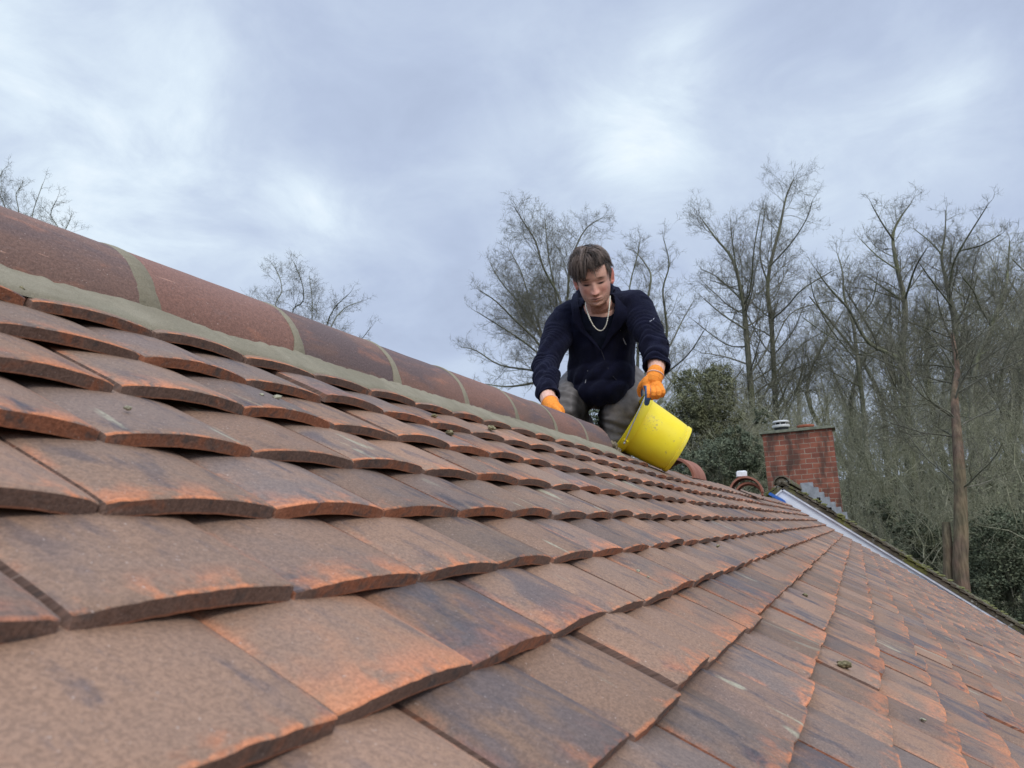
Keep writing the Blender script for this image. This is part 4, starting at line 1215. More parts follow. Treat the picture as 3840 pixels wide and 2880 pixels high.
# --- trousers
tb = MB()
tb.ellipsoid(pelv, (0.125, 0.155, 0.125), None, 20, 14)
chain(tb, [lerp(pelv, hip_l, 0.5), hip_l, lerp(hip_l, kn_l, 0.5) + Vector((0, -0.01, 0.012)), kn_l, lerp(kn_l, an_l, 0.4), an_l], [0.11, 0.122, 0.108, 0.092, 0.082, 0.074], 18)
chain(tb, [lerp(pelv, hip_r, 0.5), hip_r, lerp(hip_r, kn_r, 0.5) + Vector((0, 0.01, 0.012)), kn_r, lerp(kn_r, an_r, 0.4), an_r], [0.11, 0.115, 0.096, 0.078, 0.066, 0.056], 18)
def tdisp(c_, n_):
    d = 0.005 * nvec(c_, 7) + 0.002 * nvec(c_, 24, 5)
    for a, b in ((kn_l, an_l), (hip_l, kn_l), (hip_r, kn_r)):
        t_, ds = seg_t(c_, a, b)
        m = np.clip((0.13 - ds) / 0.04, 0, 1) * np.clip((t_ + 0.05) / 0.1, 0, 1)
        wob = nvec(c_, 9, 3) * 0.05
        d = d + m * 0.0035 * np.sin((t_ * (b - a).length + wob) / 0.05 * 2 * math.pi)
    return c_ + n_ * d[:, None]
tr = remeshed(tb, 0.0056, 24, 'trousers', tdisp)
co = np.zeros(len(tr.vertices) * 3); tr.vertices.foreach_get('co', co); co = co.reshape(-1, 3)
tone = np.ones((len(co), 3))
ip = np.array([img(p) for p in co])
blob = lambda x_, y_, a, b: np.exp(-((ip[:, 0] - x_) / a) ** 4 - ((ip[:, 1] - y_) / b) ** 4)[:, None]
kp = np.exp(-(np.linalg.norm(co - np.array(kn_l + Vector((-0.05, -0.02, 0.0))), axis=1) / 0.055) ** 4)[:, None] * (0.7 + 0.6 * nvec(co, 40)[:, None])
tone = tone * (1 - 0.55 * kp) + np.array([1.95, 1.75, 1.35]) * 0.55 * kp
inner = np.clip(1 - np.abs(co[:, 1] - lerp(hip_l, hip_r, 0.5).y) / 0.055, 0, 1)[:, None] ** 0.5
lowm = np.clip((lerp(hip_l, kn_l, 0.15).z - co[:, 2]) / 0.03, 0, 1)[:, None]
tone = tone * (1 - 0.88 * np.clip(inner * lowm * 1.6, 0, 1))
vcol(tr, 'tone', tone); tr.materials.append(M_trous)
link('trousers', tr).parent = person
M_boot = fabric('boot_leather', (0.05, 0.035, 0.025), 0.7)
for a_, dirn in ((an_l, Vector((-1, 0.05, -0.2))), (an_r, Vector((0.5, 0.5, -0.5)))):
    bt = MB(); dn = dirn.normalized()
    chain(bt, [a_ + Vector((0, 0, -0.02)), a_ + dn * 0.06 + Vector((0, 0, -0.05)), a_ + dn * 0.15 + Vector((0, 0, -0.06)), a_ + dn * 0.20 + Vector((0, 0, -0.062))], [0.050, 0.048, 0.042, 0.032])
    bme = remeshed(bt, 0.006, 3, 'boot'); vcol(bme, 'tone', np.ones((len(bme.vertices), 3)))
    bme.materials.append(M_boot); link('boot', bme).parent = person

# --- gloves
Mg = Mat('knit_glove', 0.9, 0.15)
o_ = Mg.tc.outputs['Object']
gc = Mg.mix(1.0, Mg.attr('tone').outputs['Color'], Mg.mix(Mg.step(Mg.noise(o_, 150, 3), 0.3, 0.7), (0.86,) * 3, (1.1,) * 3), 'MULTIPLY')
Mg.color(gc)
Mg.bump(Mg.noise(o_, 1100, 2, 0.6), 0.6, 0.0012)
def glove(fingers, palm, cuff, pad_test):
    gb_ = MB(); hand(gb_, fingers, palm, 1.0)
    chain(gb_, cuff[:-1] + [cuff[-1]], [0.034, 0.0335, 0.034], 18)
    me = remeshed(gb_, 0.0017, 1, 'glove')
    c_ = np.zeros(len(me.vertices) * 3); me.vertices.foreach_get('co', c_); c_ = c_.reshape(-1, 3)
    n_ = np.zeros(len(me.vertices) * 3); me.vertices.foreach_get('normal', n_); n_ = n_.reshape(-1, 3)
    pad = pad_test(c_, n_)[:, None]
    tone = np.array([0.97, 0.32, 0.05]) * (1 - pad) + np.array([0.085, 0.155, 0.275]) * pad
    vcol(me, 'tone', tone); me.materials.append(Mg.m)
    g_ = link('glove', me); g_.parent = person
    return g_
def near(c_, pts, r):
    dd = np.full(len(c_), 9.0)
    for a, b in zip(pts, pts[1:]):
        dd = np.minimum(dd, seg_t(c_, Vector(a), Vector(b))[1])
    return (dd < r)
view = np.array(los)
right_ = np.array(vr)
def pad_l(c_, n_):
    ip_ = np.array([img(p) for p in c_])
    fi = near(c_, fing_l[0][0], 0.016)
    tip = fi & (ip_[:, 1] > 1492)
    side_ = fi & (n_ @ right_ < -0.45) & (ip_[:, 1] > 1446)
    th_ = near(c_, fing_l[4][0], 0.017) & (n_ @ right_ > 0.25)
    pal = (n_ @ view < -0.35) & (ip_[:, 1] > 1425)
    return (tip | side_ | th_ | pal).astype(float)
def pad_r(c_, n_):
    ip_ = np.array([img(p) for p in c_])
    fi = near(c_, fing_r[4][0], 0.016) & (ip_[:, 1] > 1546)
    return (fi | (n_ @ view < -0.35)).astype(float)
cuffL = [at(2452, 1424, 3.13), at(2457, 1408, 3.14), at(2459, 1396, 3.148)]
cuffR = [at(2074, 1532, 2.92), at(2066, 1520, 2.94), at(2062, 1511, 2.955)]
gl = glove(fing_l, palm_l, cuffL, pad_l); gr_ = glove(fing_r, palm_r, cuffR, pad_r)
def ringtube(name, c, axis, r, rt, mat, parent):
    z = axis.normalized(); x = z.cross(Vector((0.3, 0.2, 1))).normalized(); y = z.cross(x)
    mb = MB(); rows = []
    for i in range(36):
        a = 2 * math.pi * i / 36; e_ = x * math.cos(a) + y * math.sin(a)
        rows.append([c + e_ * (r + rt * math.cos(b)) + z * rt * 0.9 * math.sin(b) for b in [2 * math.pi * j / 8 for j in range(8)]])
    rows.append(rows[0]); mb.grid(rows, True)
    o = mb.build(name, mat, None, sharp=None); o.parent = parent
M_band = simple('pale_band', (0.80, 0.48, 0.34), 0.9)
ringtube('cuff_band', cuffL[1], cuffL[2] - cuffL[0], 0.0335, 0.0038, M_band, gl)
ringtube('cuff_band', cuffR[2], cuffR[2] - cuffR[0], 0.0340, 0.0036, M_band, gr_)

# --- hair: combed-forward mop, short at the sides
Mh = Mat('brown_hair', 0.55, 0.4)
Mh.color(Mh.mix(1.0, Mh.attr('tone').outputs['Color'], (1, 1, 1), 'MULTIPLY'))
cap = MB(); rows = []
for i in range(40):
    uu = lerp(0.0, 0.119, i / 39)
    row = []
    for j in range(60):
        th = 2 * math.pi * j / 60
        l_, u_, f_ = head_point(uu, th)
        off = 0.007
        # hair line: keep the face clear
        cs2 = math.cos(th)
        lim = -0.03 + 0.04 * max(0, min(1, (cs2 + 0.5) / 0.5)) + 0.060 * max(0, min(1, (cs2 - 0.0) / 0.45)) ** 0.7
        k = 1 + off / 0.08 if uu >= lim else 0.93
        row.append(H(l_ * k, u_ + (off if uu > 0.09 else 0) * 0.6, f_ * k))
    rows.append(row)
cap.grid([r[::-1] for r in rows], True, False, True)
hv, hf, htone = list(cap.v), list(cap.f), [(0.045, 0.032, 0.026)] * len(cap.v)
def strand(pts, w, tone_, k0=0.75, k1=0.5):
    n = len(pts); o = len(hv)
    for i, p in enumerate(pts):
        d = (pts[min(i + 1, n - 1)] - pts[max(i - 1, 0)]).normalized()
        x = d.cross(p - HC).normalized(); y = d.cross(x)
        ww = w * (1 - 0.75 * (i / (n - 1)) ** 2)
        hv.extend([tuple(p + x * ww), tuple(p - x * ww * 0.6 + y * ww * 0.7), tuple(p - x * ww * 0.6 - y * ww * 0.7)])
        k = k0 + k1 * i / n
        htone.extend([tuple(c * k for c in tone_)] * 3)
    for i in range(n - 1):
        a = o + i * 3
        for j in range(3): hf.append((a + j, a + (j + 1) % 3, a + 3 + (j + 1) % 3, a + 3 + j))
rnd = random.Random(5)
def shell(l_, u_, f_):
    """push a point just outside the skull"""
    w, fr__, bk_ = interp(WID, max(-0.12, min(0.118, u_))), interp(FRO, max(-0.12, min(0.118, u_))), interp(BAC, max(-0.12, min(0.118, u_)))
    q_ = math.sqrt((l_ / max(w, .01)) ** 2 + (f_ / max(fr__ if f_ > 0 else bk_, .01)) ** 2)
    return q_
crown = (-0.006, 0.112, -0.025)
def hair_path(l0, f0, dl, df, ln, lift_, curl, jit, n=9, wave=0.0):
    pts = []; side_puff = 0.020 if l0 < -0.015 else 0.005
    for i in range(n):
        t_ = i / (n - 1); s_ = ln * t_
        l1 = l0 + dl * s_ + curl * math.sin(t_ * 3.0); f1 = f0 + df * s_ + wave * math.sin(t_ * 5)
        ro2 = math.sqrt((l1 / 0.074) ** 2 + (f1 / 0.094) ** 2)
        if ro2 < 0.985: u1_ = 0.117 * math.sqrt(max(0, 1 - ro2 ** 2.4)) + 0.004
        else:
            u1_ = 0.117 * math.sqrt(max(0, 1 - 0.985 ** 2.4)) - (ro2 - 0.985) * 0.105
            sc_ = 1 + (1.0 / ro2 - 1) * 0.80; l1 *= sc_; f1 *= sc_
        hump = lift_ * math.sin(min(1, t_ * 1.4) * math.pi * 0.62) + side_puff * math.sin(t_ * math.pi) * (abs(l1) / 0.07)
        nd = Vector((l1 / 0.074 * 0.7, 0.75, f1 / 0.094 * 0.75)).normalized()
        q3 = (l1 + nd.x * hump, u1_ + nd.y * hump, f1 + nd.z * hump)
        if q3[2] > 0.02:                     # the fringe stops above the brows, higher to image right
            ul = interp([(-0.12, 0.030), (-0.055, 0.016), (-0.034, 0.016), (-0.016, 0.056), (0.004, 0.036), (0.020, 0.036), (0.040, 0.060), (0.060, 0.072), (0.12, 0.074)], q3[0]) + jit
            if q3[1] < ul: break
        elif q3[1] < 0.035 + jit: break
        pts.append(H(*q3))
    return pts
for c_i in range(230):                      # locks: strands that gather towards a shared tip
    a = rnd.random() * 2 * math.pi; rr = math.sqrt(rnd.random())
    lc, fc = 0.060 * rr * math.cos(a), 0.078 * rr * math.sin(a) - 0.006
    front_ = fc > -0.02
    dl, df = lc - crown[0], fc - crown[2]
    nrm = math.hypot(dl, df) + 1e-6; dl /= nrm; df /= nrm
    if front_: df = abs(df) * 0.5 + 0.58; dl = dl * 0.45 + (0.40 if lc > -0.008 else -0.40) + rnd.gauss(0, 0.34)
    else: dl += rnd.gauss(0, 0.35); df += rnd.gauss(0, 0.35)
    nrm = math.hypot(dl, df); dl /= nrm; df /= nrm
    ln = rnd.uniform(0.050, 0.098) if front_ else rnd.uniform(0.030, 0.055)
    lift_ = rnd.uniform(0.003, 0.026) + (0.006 if front_ else 0.005)
    curl, wave = rnd.gauss(0, 0.015), rnd.gauss(0, 0.006)
    b = rnd.random(); outer = lift_ / 0.026
    br0 = 0.040 + 0.29 * (b ** 1.3) * (0.30 + 0.9 * outer)  # random tone, with highlights on outer locks and shade beneath painted in
    rw = rnd.uniform(0.006, 0.011); jit0 = rnd.uniform(-0.008, 0.022)
    for k in range(17):
        ol, of = rnd.gauss(0, rw), rnd.gauss(0, rw)
        cen = rnd.uniform(0.55, 0.95)
        pts = hair_path(lc + ol, fc + of, dl - ol / ln * cen, df - of / ln * cen, ln * rnd.uniform(0.8, 1.08), lift_ * rnd.uniform(0.8, 1.15), curl, jit0 + rnd.uniform(-0.003, 0.004), wave=wave)
        if len(pts) < 3: continue
        br = br0 * rnd.uniform(0.75, 1.25)
        strand(pts, rnd.uniform(0.0007, 0.0015), (br * 1.06, br * 0.80, br * 0.65), *((1.2, -0.85) if front_ else (0.8, 0.4)))
for k in range(2600):                       # clipped sides and back
    th = rnd.uniform(0.30, 1.70) * math.pi / 1.0
    th = rnd.uniform(R_(58), R_(302)); side_c = math.cos(th)
    lo_ = 0.004 if side_c > -0.25 else -0.035
    if side_c > 0.25: lo_ = 0.032
    if side_c > -0.02 and side_c <= 0.25: lo_ = -0.018 if abs(math.sin(th)) > 0.97 else 0.0
    uu = rnd.uniform(lo_, 0.085)
    l_, u_, f_ = head_point(uu, th)
    p0 = H(l_, u_, f_); out = (HM @ Vector((l_, 0.01, f_))).normalized()
    dn = (-HU * 0.85 + HF * rnd.gauss(0.15, 0.25) + out * rnd.uniform(0.35, 0.6)).normalized()
    ln = lerp(0.006, 0.026, max(0, min(1, (uu + 0.01) / 0.07)))
    b = rnd.random(); br = 0.06 + 0.11 * b
    strand([p0, p0 + dn * ln * 0.5, p0 + dn * ln + (-HU) * ln * 0.25], 0.0011, (br * 1.05, br * 0.82, br * 0.68))
for k in range(60):                         # tuft standing up at the crown
    l0 = rnd.gauss(0.0, 0.022); f0 = rnd.gauss(-0.005, 0.022)
    d = Vector((rnd.gauss(0.12 if k % 2 else -0.35, 0.45), 1.0, rnd.gauss(0, 0.3))).normalized()
    ln = rnd.uniform(0.025, 0.048); cv = rnd.gauss(0, 0.3)
    pts = [H(l0 + d.x * ln * t_ + cv * 0.02 * t_ * t_, 0.118 + d.y * ln * t_ - 0.004 * t_ * t_, f0 + d.z * ln * t_) for t_ in (0, .25, .5, .75, 1)]
    strand(pts, 0.0013, (0.20, 0.155, 0.125))
hm = bpy.data.meshes.new('hair'); hm.from_pydata(hv, [], hf); hm.update()
vcol(hm, 'tone', np.array(htone)); hm.materials.append(Mh.m)
hm.polygons.foreach_set('use_smooth', [True] * len(hm.polygons))
link('hair', hm).parent = person
# ------------------------------------------------------------------ ground and far hill
def terrain_mat(name, a, b, sc=0.6):
    m = Mat(name, 0.98, 0.1); o = m.tc.outputs['Object']
    c = m.mix(m.step(m.noise(o, sc, 6, 0.65), 0.35, 0.65), a, b)
    c = m.mix(m.math('MULTIPLY', m.step(m.noise(o, sc * 9, 4, 0.6), 0.45, 0.65), 0.6), c, tuple(x * 0.5 for x in a))
    m.color(c); m.bump(m.noise(o, sc * 20, 4), 0.8, 0.08)
    return m.m
gm = MB(); rows = []
for i in range(90):
    x = -60 + 460 * (i / 89) ** 1.6
    row = []
    for j in range(90):
        y = -260 + 520 * j / 89
        rise = max(0.0, x - 34) * 0.040 + max(0.0, x - 60) * 0.028 * (1 if y < 30 else 0.3)
        side = max(0.0, -y - 12) * 0.03
        z = -5.0 + (rise if x > 34 else 0) + side * (1 if x > 10 else 0) + 0.35 * noise.noise((x * 0.06, y * 0.06, 0)) * (1 if x > 14 or abs(y) > 10 else 0)
        row.append(Vector((x, y, z)))
    rows.append(row)
gm.grid([r[::-1] for r in rows])
go = gm.build('ground', terrain_mat('woodland_floor', (0.085, 0.075, 0.045), (0.055, 0.065, 0.030)), None, sharp=None)
go['kind'] = 'structure'

def bark_mat(name, a, b, mossy):
    m = Mat(name, 0.95, 0.1); o = m.tc.outputs['Object']
    c = m.mix(m.step(m.noise(o, 3.0, 4), 0.35, 0.65), a, b)
    c = m.mix(m.math('MULTIPLY', m.step(m.noise(o, 1.3, 4, 0.6), 0.45, 0.62), mossy), c, (0.17, 0.18, 0.09))
    m.color(m.mix(1.0, c, m.mix(m.step(m.noise(o, 1.0, 3, 0.6, 0.3, sc=(22, 22, 3)), 0.35, 0.65), (0.72,) * 3, (1.2,) * 3), 'MULTIPLY'))
    m.bump(m.noise(o, 1.0, 4, 0.6, 0.2, sc=(26, 26, 4)), 0.7, 0.03)
    return m.m
M_bark = bark_mat('grey_bark', (0.185, 0.18, 0.135), (0.125, 0.125, 0.09), 0.6)
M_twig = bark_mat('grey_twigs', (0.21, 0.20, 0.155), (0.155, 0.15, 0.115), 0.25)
M_twig_far = bark_mat('far_twigs', (0.37, 0.36, 0.27), (0.30, 0.295, 0.22), 0.3)  # pale lichen grey, with distant haze also put into the colour
M_red = bark_mat('red_bark', (0.225, 0.150, 0.108), (0.16, 0.118, 0.09), 0.35)

tr_rng = random.Random(11)
class Wood:
    """collects tapering branches, many-sided when thick, three-sided twigs"""
    def __init__(s): s.m = MB()
    def add(s, pts, r0, r1, n=3):
        m = len(pts); rows = []; prev = None
        for i, p in enumerate(pts):
            d = (pts[min(i + 1, m - 1)] - pts[max(i - 1, 0)]).normalized()
            if prev is None: prev = d.orthogonal().normalized()
            x = (prev - d * prev.dot(d)); x = x.normalized() if x.length > 1e-6 else d.orthogonal().normalized()
            prev = x; y = d.cross(x); r = r0 + (r1 - r0) * (i / (m - 1))
            rows.append([p + (x * math.cos(6.2832 * k / n) + y * math.sin(6.2832 * k / n)) * r for k in range(n)])
        s.m.grid(rows, True)
def rdir(d, ang):
    o = d.orthogonal().normalized(); a = tr_rng.random() * 6.2832
    side = (o * math.cos(a) + d.cross(o) * math.sin(a))
    return (d * math.cos(ang) + side * math.sin(ang)).normalized()
def grow(w, p, d, L, r, lvl, dens, up=0.10, maxlvl=3):
    n = 5 if lvl < 2 else 4
    if lvl >= maxlvl: n = 3
    pts = [p]; q = p.copy(); dd = d.copy()
    dirs = []
    for i in range(n):
        dd = (dd + Vector((tr_rng.gauss(0, 1), tr_rng.gauss(0, 1), tr_rng.gauss(0, 1))) * (0.14 if lvl < 1 else 0.25) + Vector((0, 0, up))).normalized()
        q = q + dd * (L / n); pts.append(q.copy()); dirs.append(dd.copy())
    w.add(pts, r, r * 0.35, 5 if r > 0.03 else 3)
    if lvl >= maxlvl: return
    cnt = max(2, int(dens[lvl] * L + 0.5)) if lvl < len(dens) else 3
    for k in range(cnt):
        t_ = 0.22 + 0.78 * (k + tr_rng.random()) / cnt
        i = min(n - 1, int(t_ * n)); f_ = t_ * n - i
        pp = pts[i].lerp(pts[i + 1], min(1, f_))
        cl_ = L * (0.62 - 0.30 * t_) * tr_rng.uniform(0.7, 1.25)
        if lvl == maxlvl - 1: cl_ = max(cl_, 0.24)
        grow(w, pp, rdir(dirs[i], R_(tr_rng.uniform(30, 60))), cl_, max(0.0040, r * (0.52 - 0.25 * t_)), lvl + 1, dens, up, maxlvl)
def smooth_poly(P, sub=4):
    out = []; m = len(P)
    for i in range(m - 1):
        p0, p1, p2, p3 = P[max(i - 1, 0)], P[i], P[i + 1], P[min(i + 2, m - 1)]
        for k in range(sub):
            t_ = k / sub
            out.append(0.5 * ((2 * p1) + (p2 - p0) * t_ + (2 * p0 - 5 * p1 + 4 * p2 - p3) * t_ * t_ + (3 * p1 - p0 - 3 * p2 + p3) * t_ ** 3))
    out.append(P[-1]); return out
def make_tree(name, label, D, base, stems, r_trunk, dens=(3.3, 5.0, 7.0), limbk=0.32, bark=None, twig=None, group='bare winter trees round the house', limb_from=0.12, ang=(34, 66), extra=0, twr=1.0, up=0.07):
    b0 = at(base[0], base[1], D); r_trunk = r_trunk * 0.74
    ground_p = Vector((b0.x, b0.y, -5.2))
    root = empty(name, ground_p)
    tag(root, label, 'tree', group)
    tw = Wood(); cr_ = Wood()
    n0 = 7
    tr_pts = smooth_poly([ground_p, ground_p.lerp(b0, 0.45) + Vector((tr_rng.gauss(0, .12), tr_rng.gauss(0, .12), 0)), b0], 4)
    tw.add(tr_pts, r_trunk * 1.25, r_trunk, 9)
    for si, st_ in enumerate(stems):
        rk = st_[0]; dx = st_[1]
        pix = st_[2]
        P = [b0] if not (len(st_) > 3 and st_[3]) else []
        m = len(pix)
        for i, (x_, y_) in enumerate(pix):
            P.append(at(x_, y_, D + dx * (i + 1) / m))
        P = smooth_poly(P, 4)
        Lt = sum((P[i + 1] - P[i]).length for i in range(len(P) - 1))
        r0 = r_trunk * rk * (0.40 if (len(st_) > 3 and st_[3]) else 0.85)
        tw.add(P, r0, 0.016, 7)
        acc = 0
        cnt = int(dens[0] * Lt) + 2
        for k in range(cnt):
            t_ = limb_from + (1 - limb_from) * (k + tr_rng.random()) / cnt
            i = min(len(P) - 2, int(t_ * (len(P) - 1)))
            pp = P[i].lerp(P[i + 1], tr_rng.random()); d = (P[i + 1] - P[i]).normalized()
            Lc = Lt * limbk * (1.15 - 0.72 * t_) * tr_rng.uniform(0.6, 1.25)
            Lc = max(0.35, min(Lc * (1 - 0.35 * t_), 3.6))
            grow(cr_, pp, rdir(d, R_(tr_rng.uniform(*ang))), Lc, max(0.010, (r0 * (1 - t_) + 0.014) * 0.30) * twr, 0, dens[1:], up)
        grow(cr_, P[-1], (P[-1] - P[-2]).normalized(), 0.6, 0.012, 0, dens[1:], up)
    tw.m.build('trunk', bark or M_bark, root, sharp=None)
    cr_.m.build('crown', twig or M_twig, root, sharp=None)
    return root
def S_(rk, dx, pts, free=False): return (rk, dx, pts, free)
make_tree('bare_tree', 'broad bare tree with fanning stems rising left of the man', 30, (2075, 1420),
    [S_(.42, 2, [(2085, 1300), (2091, 1157), (2059, 971), (2043, 818)]), S_(.40, -2, [(2095, 1290), (2102, 1134), (2039, 1007), (2007, 903), (1962, 831), (1930, 777)]),
     S_(.40, 3, [(2048, 1297), (2003, 1220), (1939, 1129), (1876, 1053), (1840, 989)]), S_(.34, -3, [(2043, 1351), (1966, 1283), (1876, 1224), (1790, 1170)]),
     S_(.34, 1, [(2012, 1392), (1876, 1369), (1786, 1315), (1727, 1301)]), S_(.40, 1, [(2115, 1250), (2129, 1107), (2138, 994), (2170, 903), (2206, 849), (2256, 818)]),
     S_(.34, 4, [(2030, 1250), (1985, 1120), (1950, 1010), (1905, 930)]), S_(.4, -1, [(1980, 1440), (1900, 1450), (1820, 1440)]),
     S_(.34, -4, [(2020, 1290), (1930, 1200), (1860, 1130), (1800, 1090)])], 0.27, limbk=0.31)
make_tree('bare_tree', 'bare twin-stemmed tree directly behind the man\'s left shoulder', 31, (2395, 1500),
    [S_(.8, 2, [(2391, 1379), (2400, 1240), (2441, 1053), (2420, 990), (2382, 944)]), S_(.7, -2, [(2470, 1380), (2500, 1261), (2495, 1175), (2486, 1084), (2509, 994), (2491, 903)]),
     S_(.5, 1, [(2430, 1300), (2360, 1120), (2390, 960), (2400, 900)]), S_(.45, 3, [(2510, 1300), (2560, 1200), (2600, 1130)]), S_(.45, -3, [(2500, 1400), (2580, 1330), (2640, 1240)])], 0.16, limbk=0.25)
make_tree('bare_tree', 'tall bare tree with forked top, first to the right of the man', 32, (2830, 1640),
    [S_(.85, 2, [(2827, 1605), (2797, 1236), (2785, 1127), (2748, 976), (2682, 891), (2625, 812)]), S_(.5, -2, [(2790, 1140), (2815, 1085), (2827, 940), (2851, 800)], True),
     S_(.45, 3, [(2785, 1127), (2690, 1040), (2630, 1010)], True), S_(.45, -3, [(2797, 1236), (2710, 1180), (2640, 1120)], True), S_(.4, 2, [(2800, 1300), (2720, 1290), (2600, 1200)], True),
     S_(.45, 1, [(2815, 1400), (2880, 1300), (2905, 1180)], True), S_(.4, -2, [(2790, 1160), (2760, 1000), (2740, 850)], True)], 0.30, limbk=0.28)
make_tree('bare_tree', 'tallest bare tree, its spire above all others', 33, (2915, 1640),
    [S_(.85, 1, [(2912, 1605), (2894, 1236), (2879, 1054), (2924, 854), (2948, 739), (2979, 667)]), S_(.5, -2, [(2894, 1200), (2950, 1150), (3009, 1085), (3118, 1018)], True),
     S_(.5, 2, [(2879, 1060), (2850, 960), (2860, 850), (2870, 780)], True), S_(.45, -2, [(2885, 1000), (2960, 920), (3020, 830), (3045, 760)], True), S_(.4, 3, [(2905, 1400), (3010, 1290), (3100, 1240)], True),
     S_(.4, 3, [(2900, 1300), (2960, 1180), (3060, 1140), (3130, 1130)], True)], 0.26, limbk=0.28)
make_tree('bare_tree', 'slender bare tree with curving stem above the brick chimney', 31, (3245, 1680),
    [S_(.8, 2, [(3245, 1605), (3215, 1340), (3197, 1206), (3166, 1115), (3160, 1024), (3140, 950)]), S_(.5, -2, [(3210, 1350), (3120, 1240), (3060, 1130), (3040, 1060)], True),
     S_(.4, 1, [(3230, 1450), (3130, 1400), (3020, 1330)], True), S_(.4, -1, [(3200, 1220), (3270, 1130), (3290, 1030)], True)], 0.20, limbk=0.25)
make_tree('bare_tree', 'bare tree leaning left out of the wood, right of the chimney', 29, (3400, 1600),
    [S_(.8, -2, [(3397, 1375), (3257, 1285), (3185, 1163), (3110, 1080), (3060, 1010)]), S_(.5, 2, [(3257, 1285), (3130, 1270), (3010, 1190)], True), S_(.4, 1, [(3300, 1330), (3220, 1330), (3120, 1300)], True)], 0.17, limbk=0.27)
make_tree('bare_tree', 'tall straight bare tree with the highest crown on the right', 32, (3400, 1640),
    [S_(.9, 2, [(3397, 1605), (3384, 1357), (3394, 1145), (3366, 1012), (3348, 891), (3372, 824), (3415, 764)]), S_(.45, -2, [(3352, 900), (3310, 840), (3270, 770)], True),
     S_(.5, 2, [(3390, 1130), (3300, 1070), (3240, 1030)], True), S_(.5, -3, [(3395, 1120), (3430, 1010), (3470, 940)], True), S_(.4, 2, [(3366, 1012), (3290, 960), (3230, 900)], True),
     S_(.45, 2, [(3384, 1340), (3440, 1270), (3540, 1180)], True), S_(.4, -2, [(3370, 1380), (3300, 1350), (3220, 1310)], True)], 0.30, limbk=0.28)
make_tree('bare_tree', 'tall bare tree with wide V-shaped fork near the right edge', 33, (3575, 1640),
    [S_(.85, 2, [(3572, 1605), (3584, 1266), (3560, 1115), (3545, 1040), (3530, 963), (3542, 891), (3548, 790)]), S_(.6, -2, [(3560, 1080), (3575, 990), (3609, 921), (3669, 824), (3700, 775)], True),
     S_(.4, 2, [(3530, 950), (3480, 900), (3430, 860)], True), S_(.4, -2, [(3600, 940), (3680, 920), (3750, 880)], True), S_(.45, 3, [(3584, 1220), (3640, 1130), (3700, 1090)], True),
     S_(.45, -3, [(3570, 1150), (3500, 1060), (3450, 990)], True)], 0.27, limbk=0.28)
make_tree('bare_tree', 'dark bare tree with crooked limbs at the right edge', 28, (3640, 1600),
    [S_(.8, 2, [(3653, 1390), (3716, 1221), (3769, 1086), (3779, 1013), (3786, 903)]), S_(.5, -2, [(3716, 1221), (3670, 1140), (3650, 1090), (3610, 1040)], True), S_(.5, 2, [(3720, 1200), (3800, 1120), (3850, 1040)], True),
     S_(.4, 1, [(3680, 1330), (3770, 1270), (3850, 1250)], True)], 0.20, limbk=0.25)
make_tree('bare_tree', 'bare crown showing over the ridge, left of the middle', 30, (1195, 1420),
    [S_(.6, 1, [(1150, 1300), (1036, 1163), (1057, 1090), (1044, 1030), (1019, 987)]), S_(.6, -2, [(1098, 1187), (1136, 1130), (1133, 1063), (1103, 985)]), S_(.6, 2, [(1171, 1212), (1171, 1130), (1160, 1036)]),
     S_(.6, -1, [(1223, 1231), (1253, 1158), (1307, 1103)]), S_(.6, 3, [(1239, 1234), (1290, 1158), (1356, 1130)]), S_(.4, -1, [(1290, 1330), (1340, 1290), (1385, 1235)])], 0.10, dens=(2.2, 5.0, 8.0), limbk=0.25)
make_tree('bare_tree', 'bare branch tips at the far left above the ridge', 25, (70, 1080),
    [S_(.6, 1, [(90, 900), (119, 833), (125, 790), (160, 690)]), S_(.6, -1, [(140, 930), (217, 866), (190, 806), (212, 750)]), S_(.5, 1, [(180, 940), (239, 871), (262, 825)]), S_(.6, 0, [(40, 880), (20, 780), (-10, 700), (10, 640)]),
     S_(.6, 1, [(50, 880), (70, 800), (60, 730), (80, 700)]), S_(.5, 1, [(0, 880), (-60, 780), (-90, 660)])], 0.09, dens=(1.9, 4.2, 7.0), limbk=0.27)

# ---- the wood behind: a few trees, copied and turned
def wood_proto(seed, h):
    tr_rng.seed(seed)
    root = empty('bare_tree', (0, 0, -60))
    tw, cr_ = Wood(), Wood()
    P = smooth_poly([Vector((0, 0, 0)), Vector((tr_rng.gauss(0, .2), tr_rng.gauss(0, .2), h * .4)), Vector((tr_rng.gauss(0, .5), tr_rng.gauss(0, .5), h * .72)), Vector((tr_rng.gauss(0, .8), tr_rng.gauss(0, .8), h))], 5)
    tw.add(P, 0.17, 0.02, 6)
    for k in range(22):
        t_ = 0.30 + 0.70 * (k + tr_rng.random()) / 22
        i = min(len(P) - 2, int(t_ * (len(P) - 1)))
        grow(cr_, P[i].lerp(P[i + 1], tr_rng.random()), rdir((P[i + 1] - P[i]).normalized(), R_(tr_rng.uniform(24, 50))), h * 0.27 * (1.15 - 0.75 * t_) * tr_rng.uniform(0.7, 1.2), 0.045 * (1.2 - t_), 0, (3.4, 5.0), 0.11)
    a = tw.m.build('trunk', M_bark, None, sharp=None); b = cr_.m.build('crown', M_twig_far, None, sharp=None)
    a.parent = root; b.parent = root
    return root
protos = [wood_proto(s_, 11.0) for s_ in (101, 202, 303)]
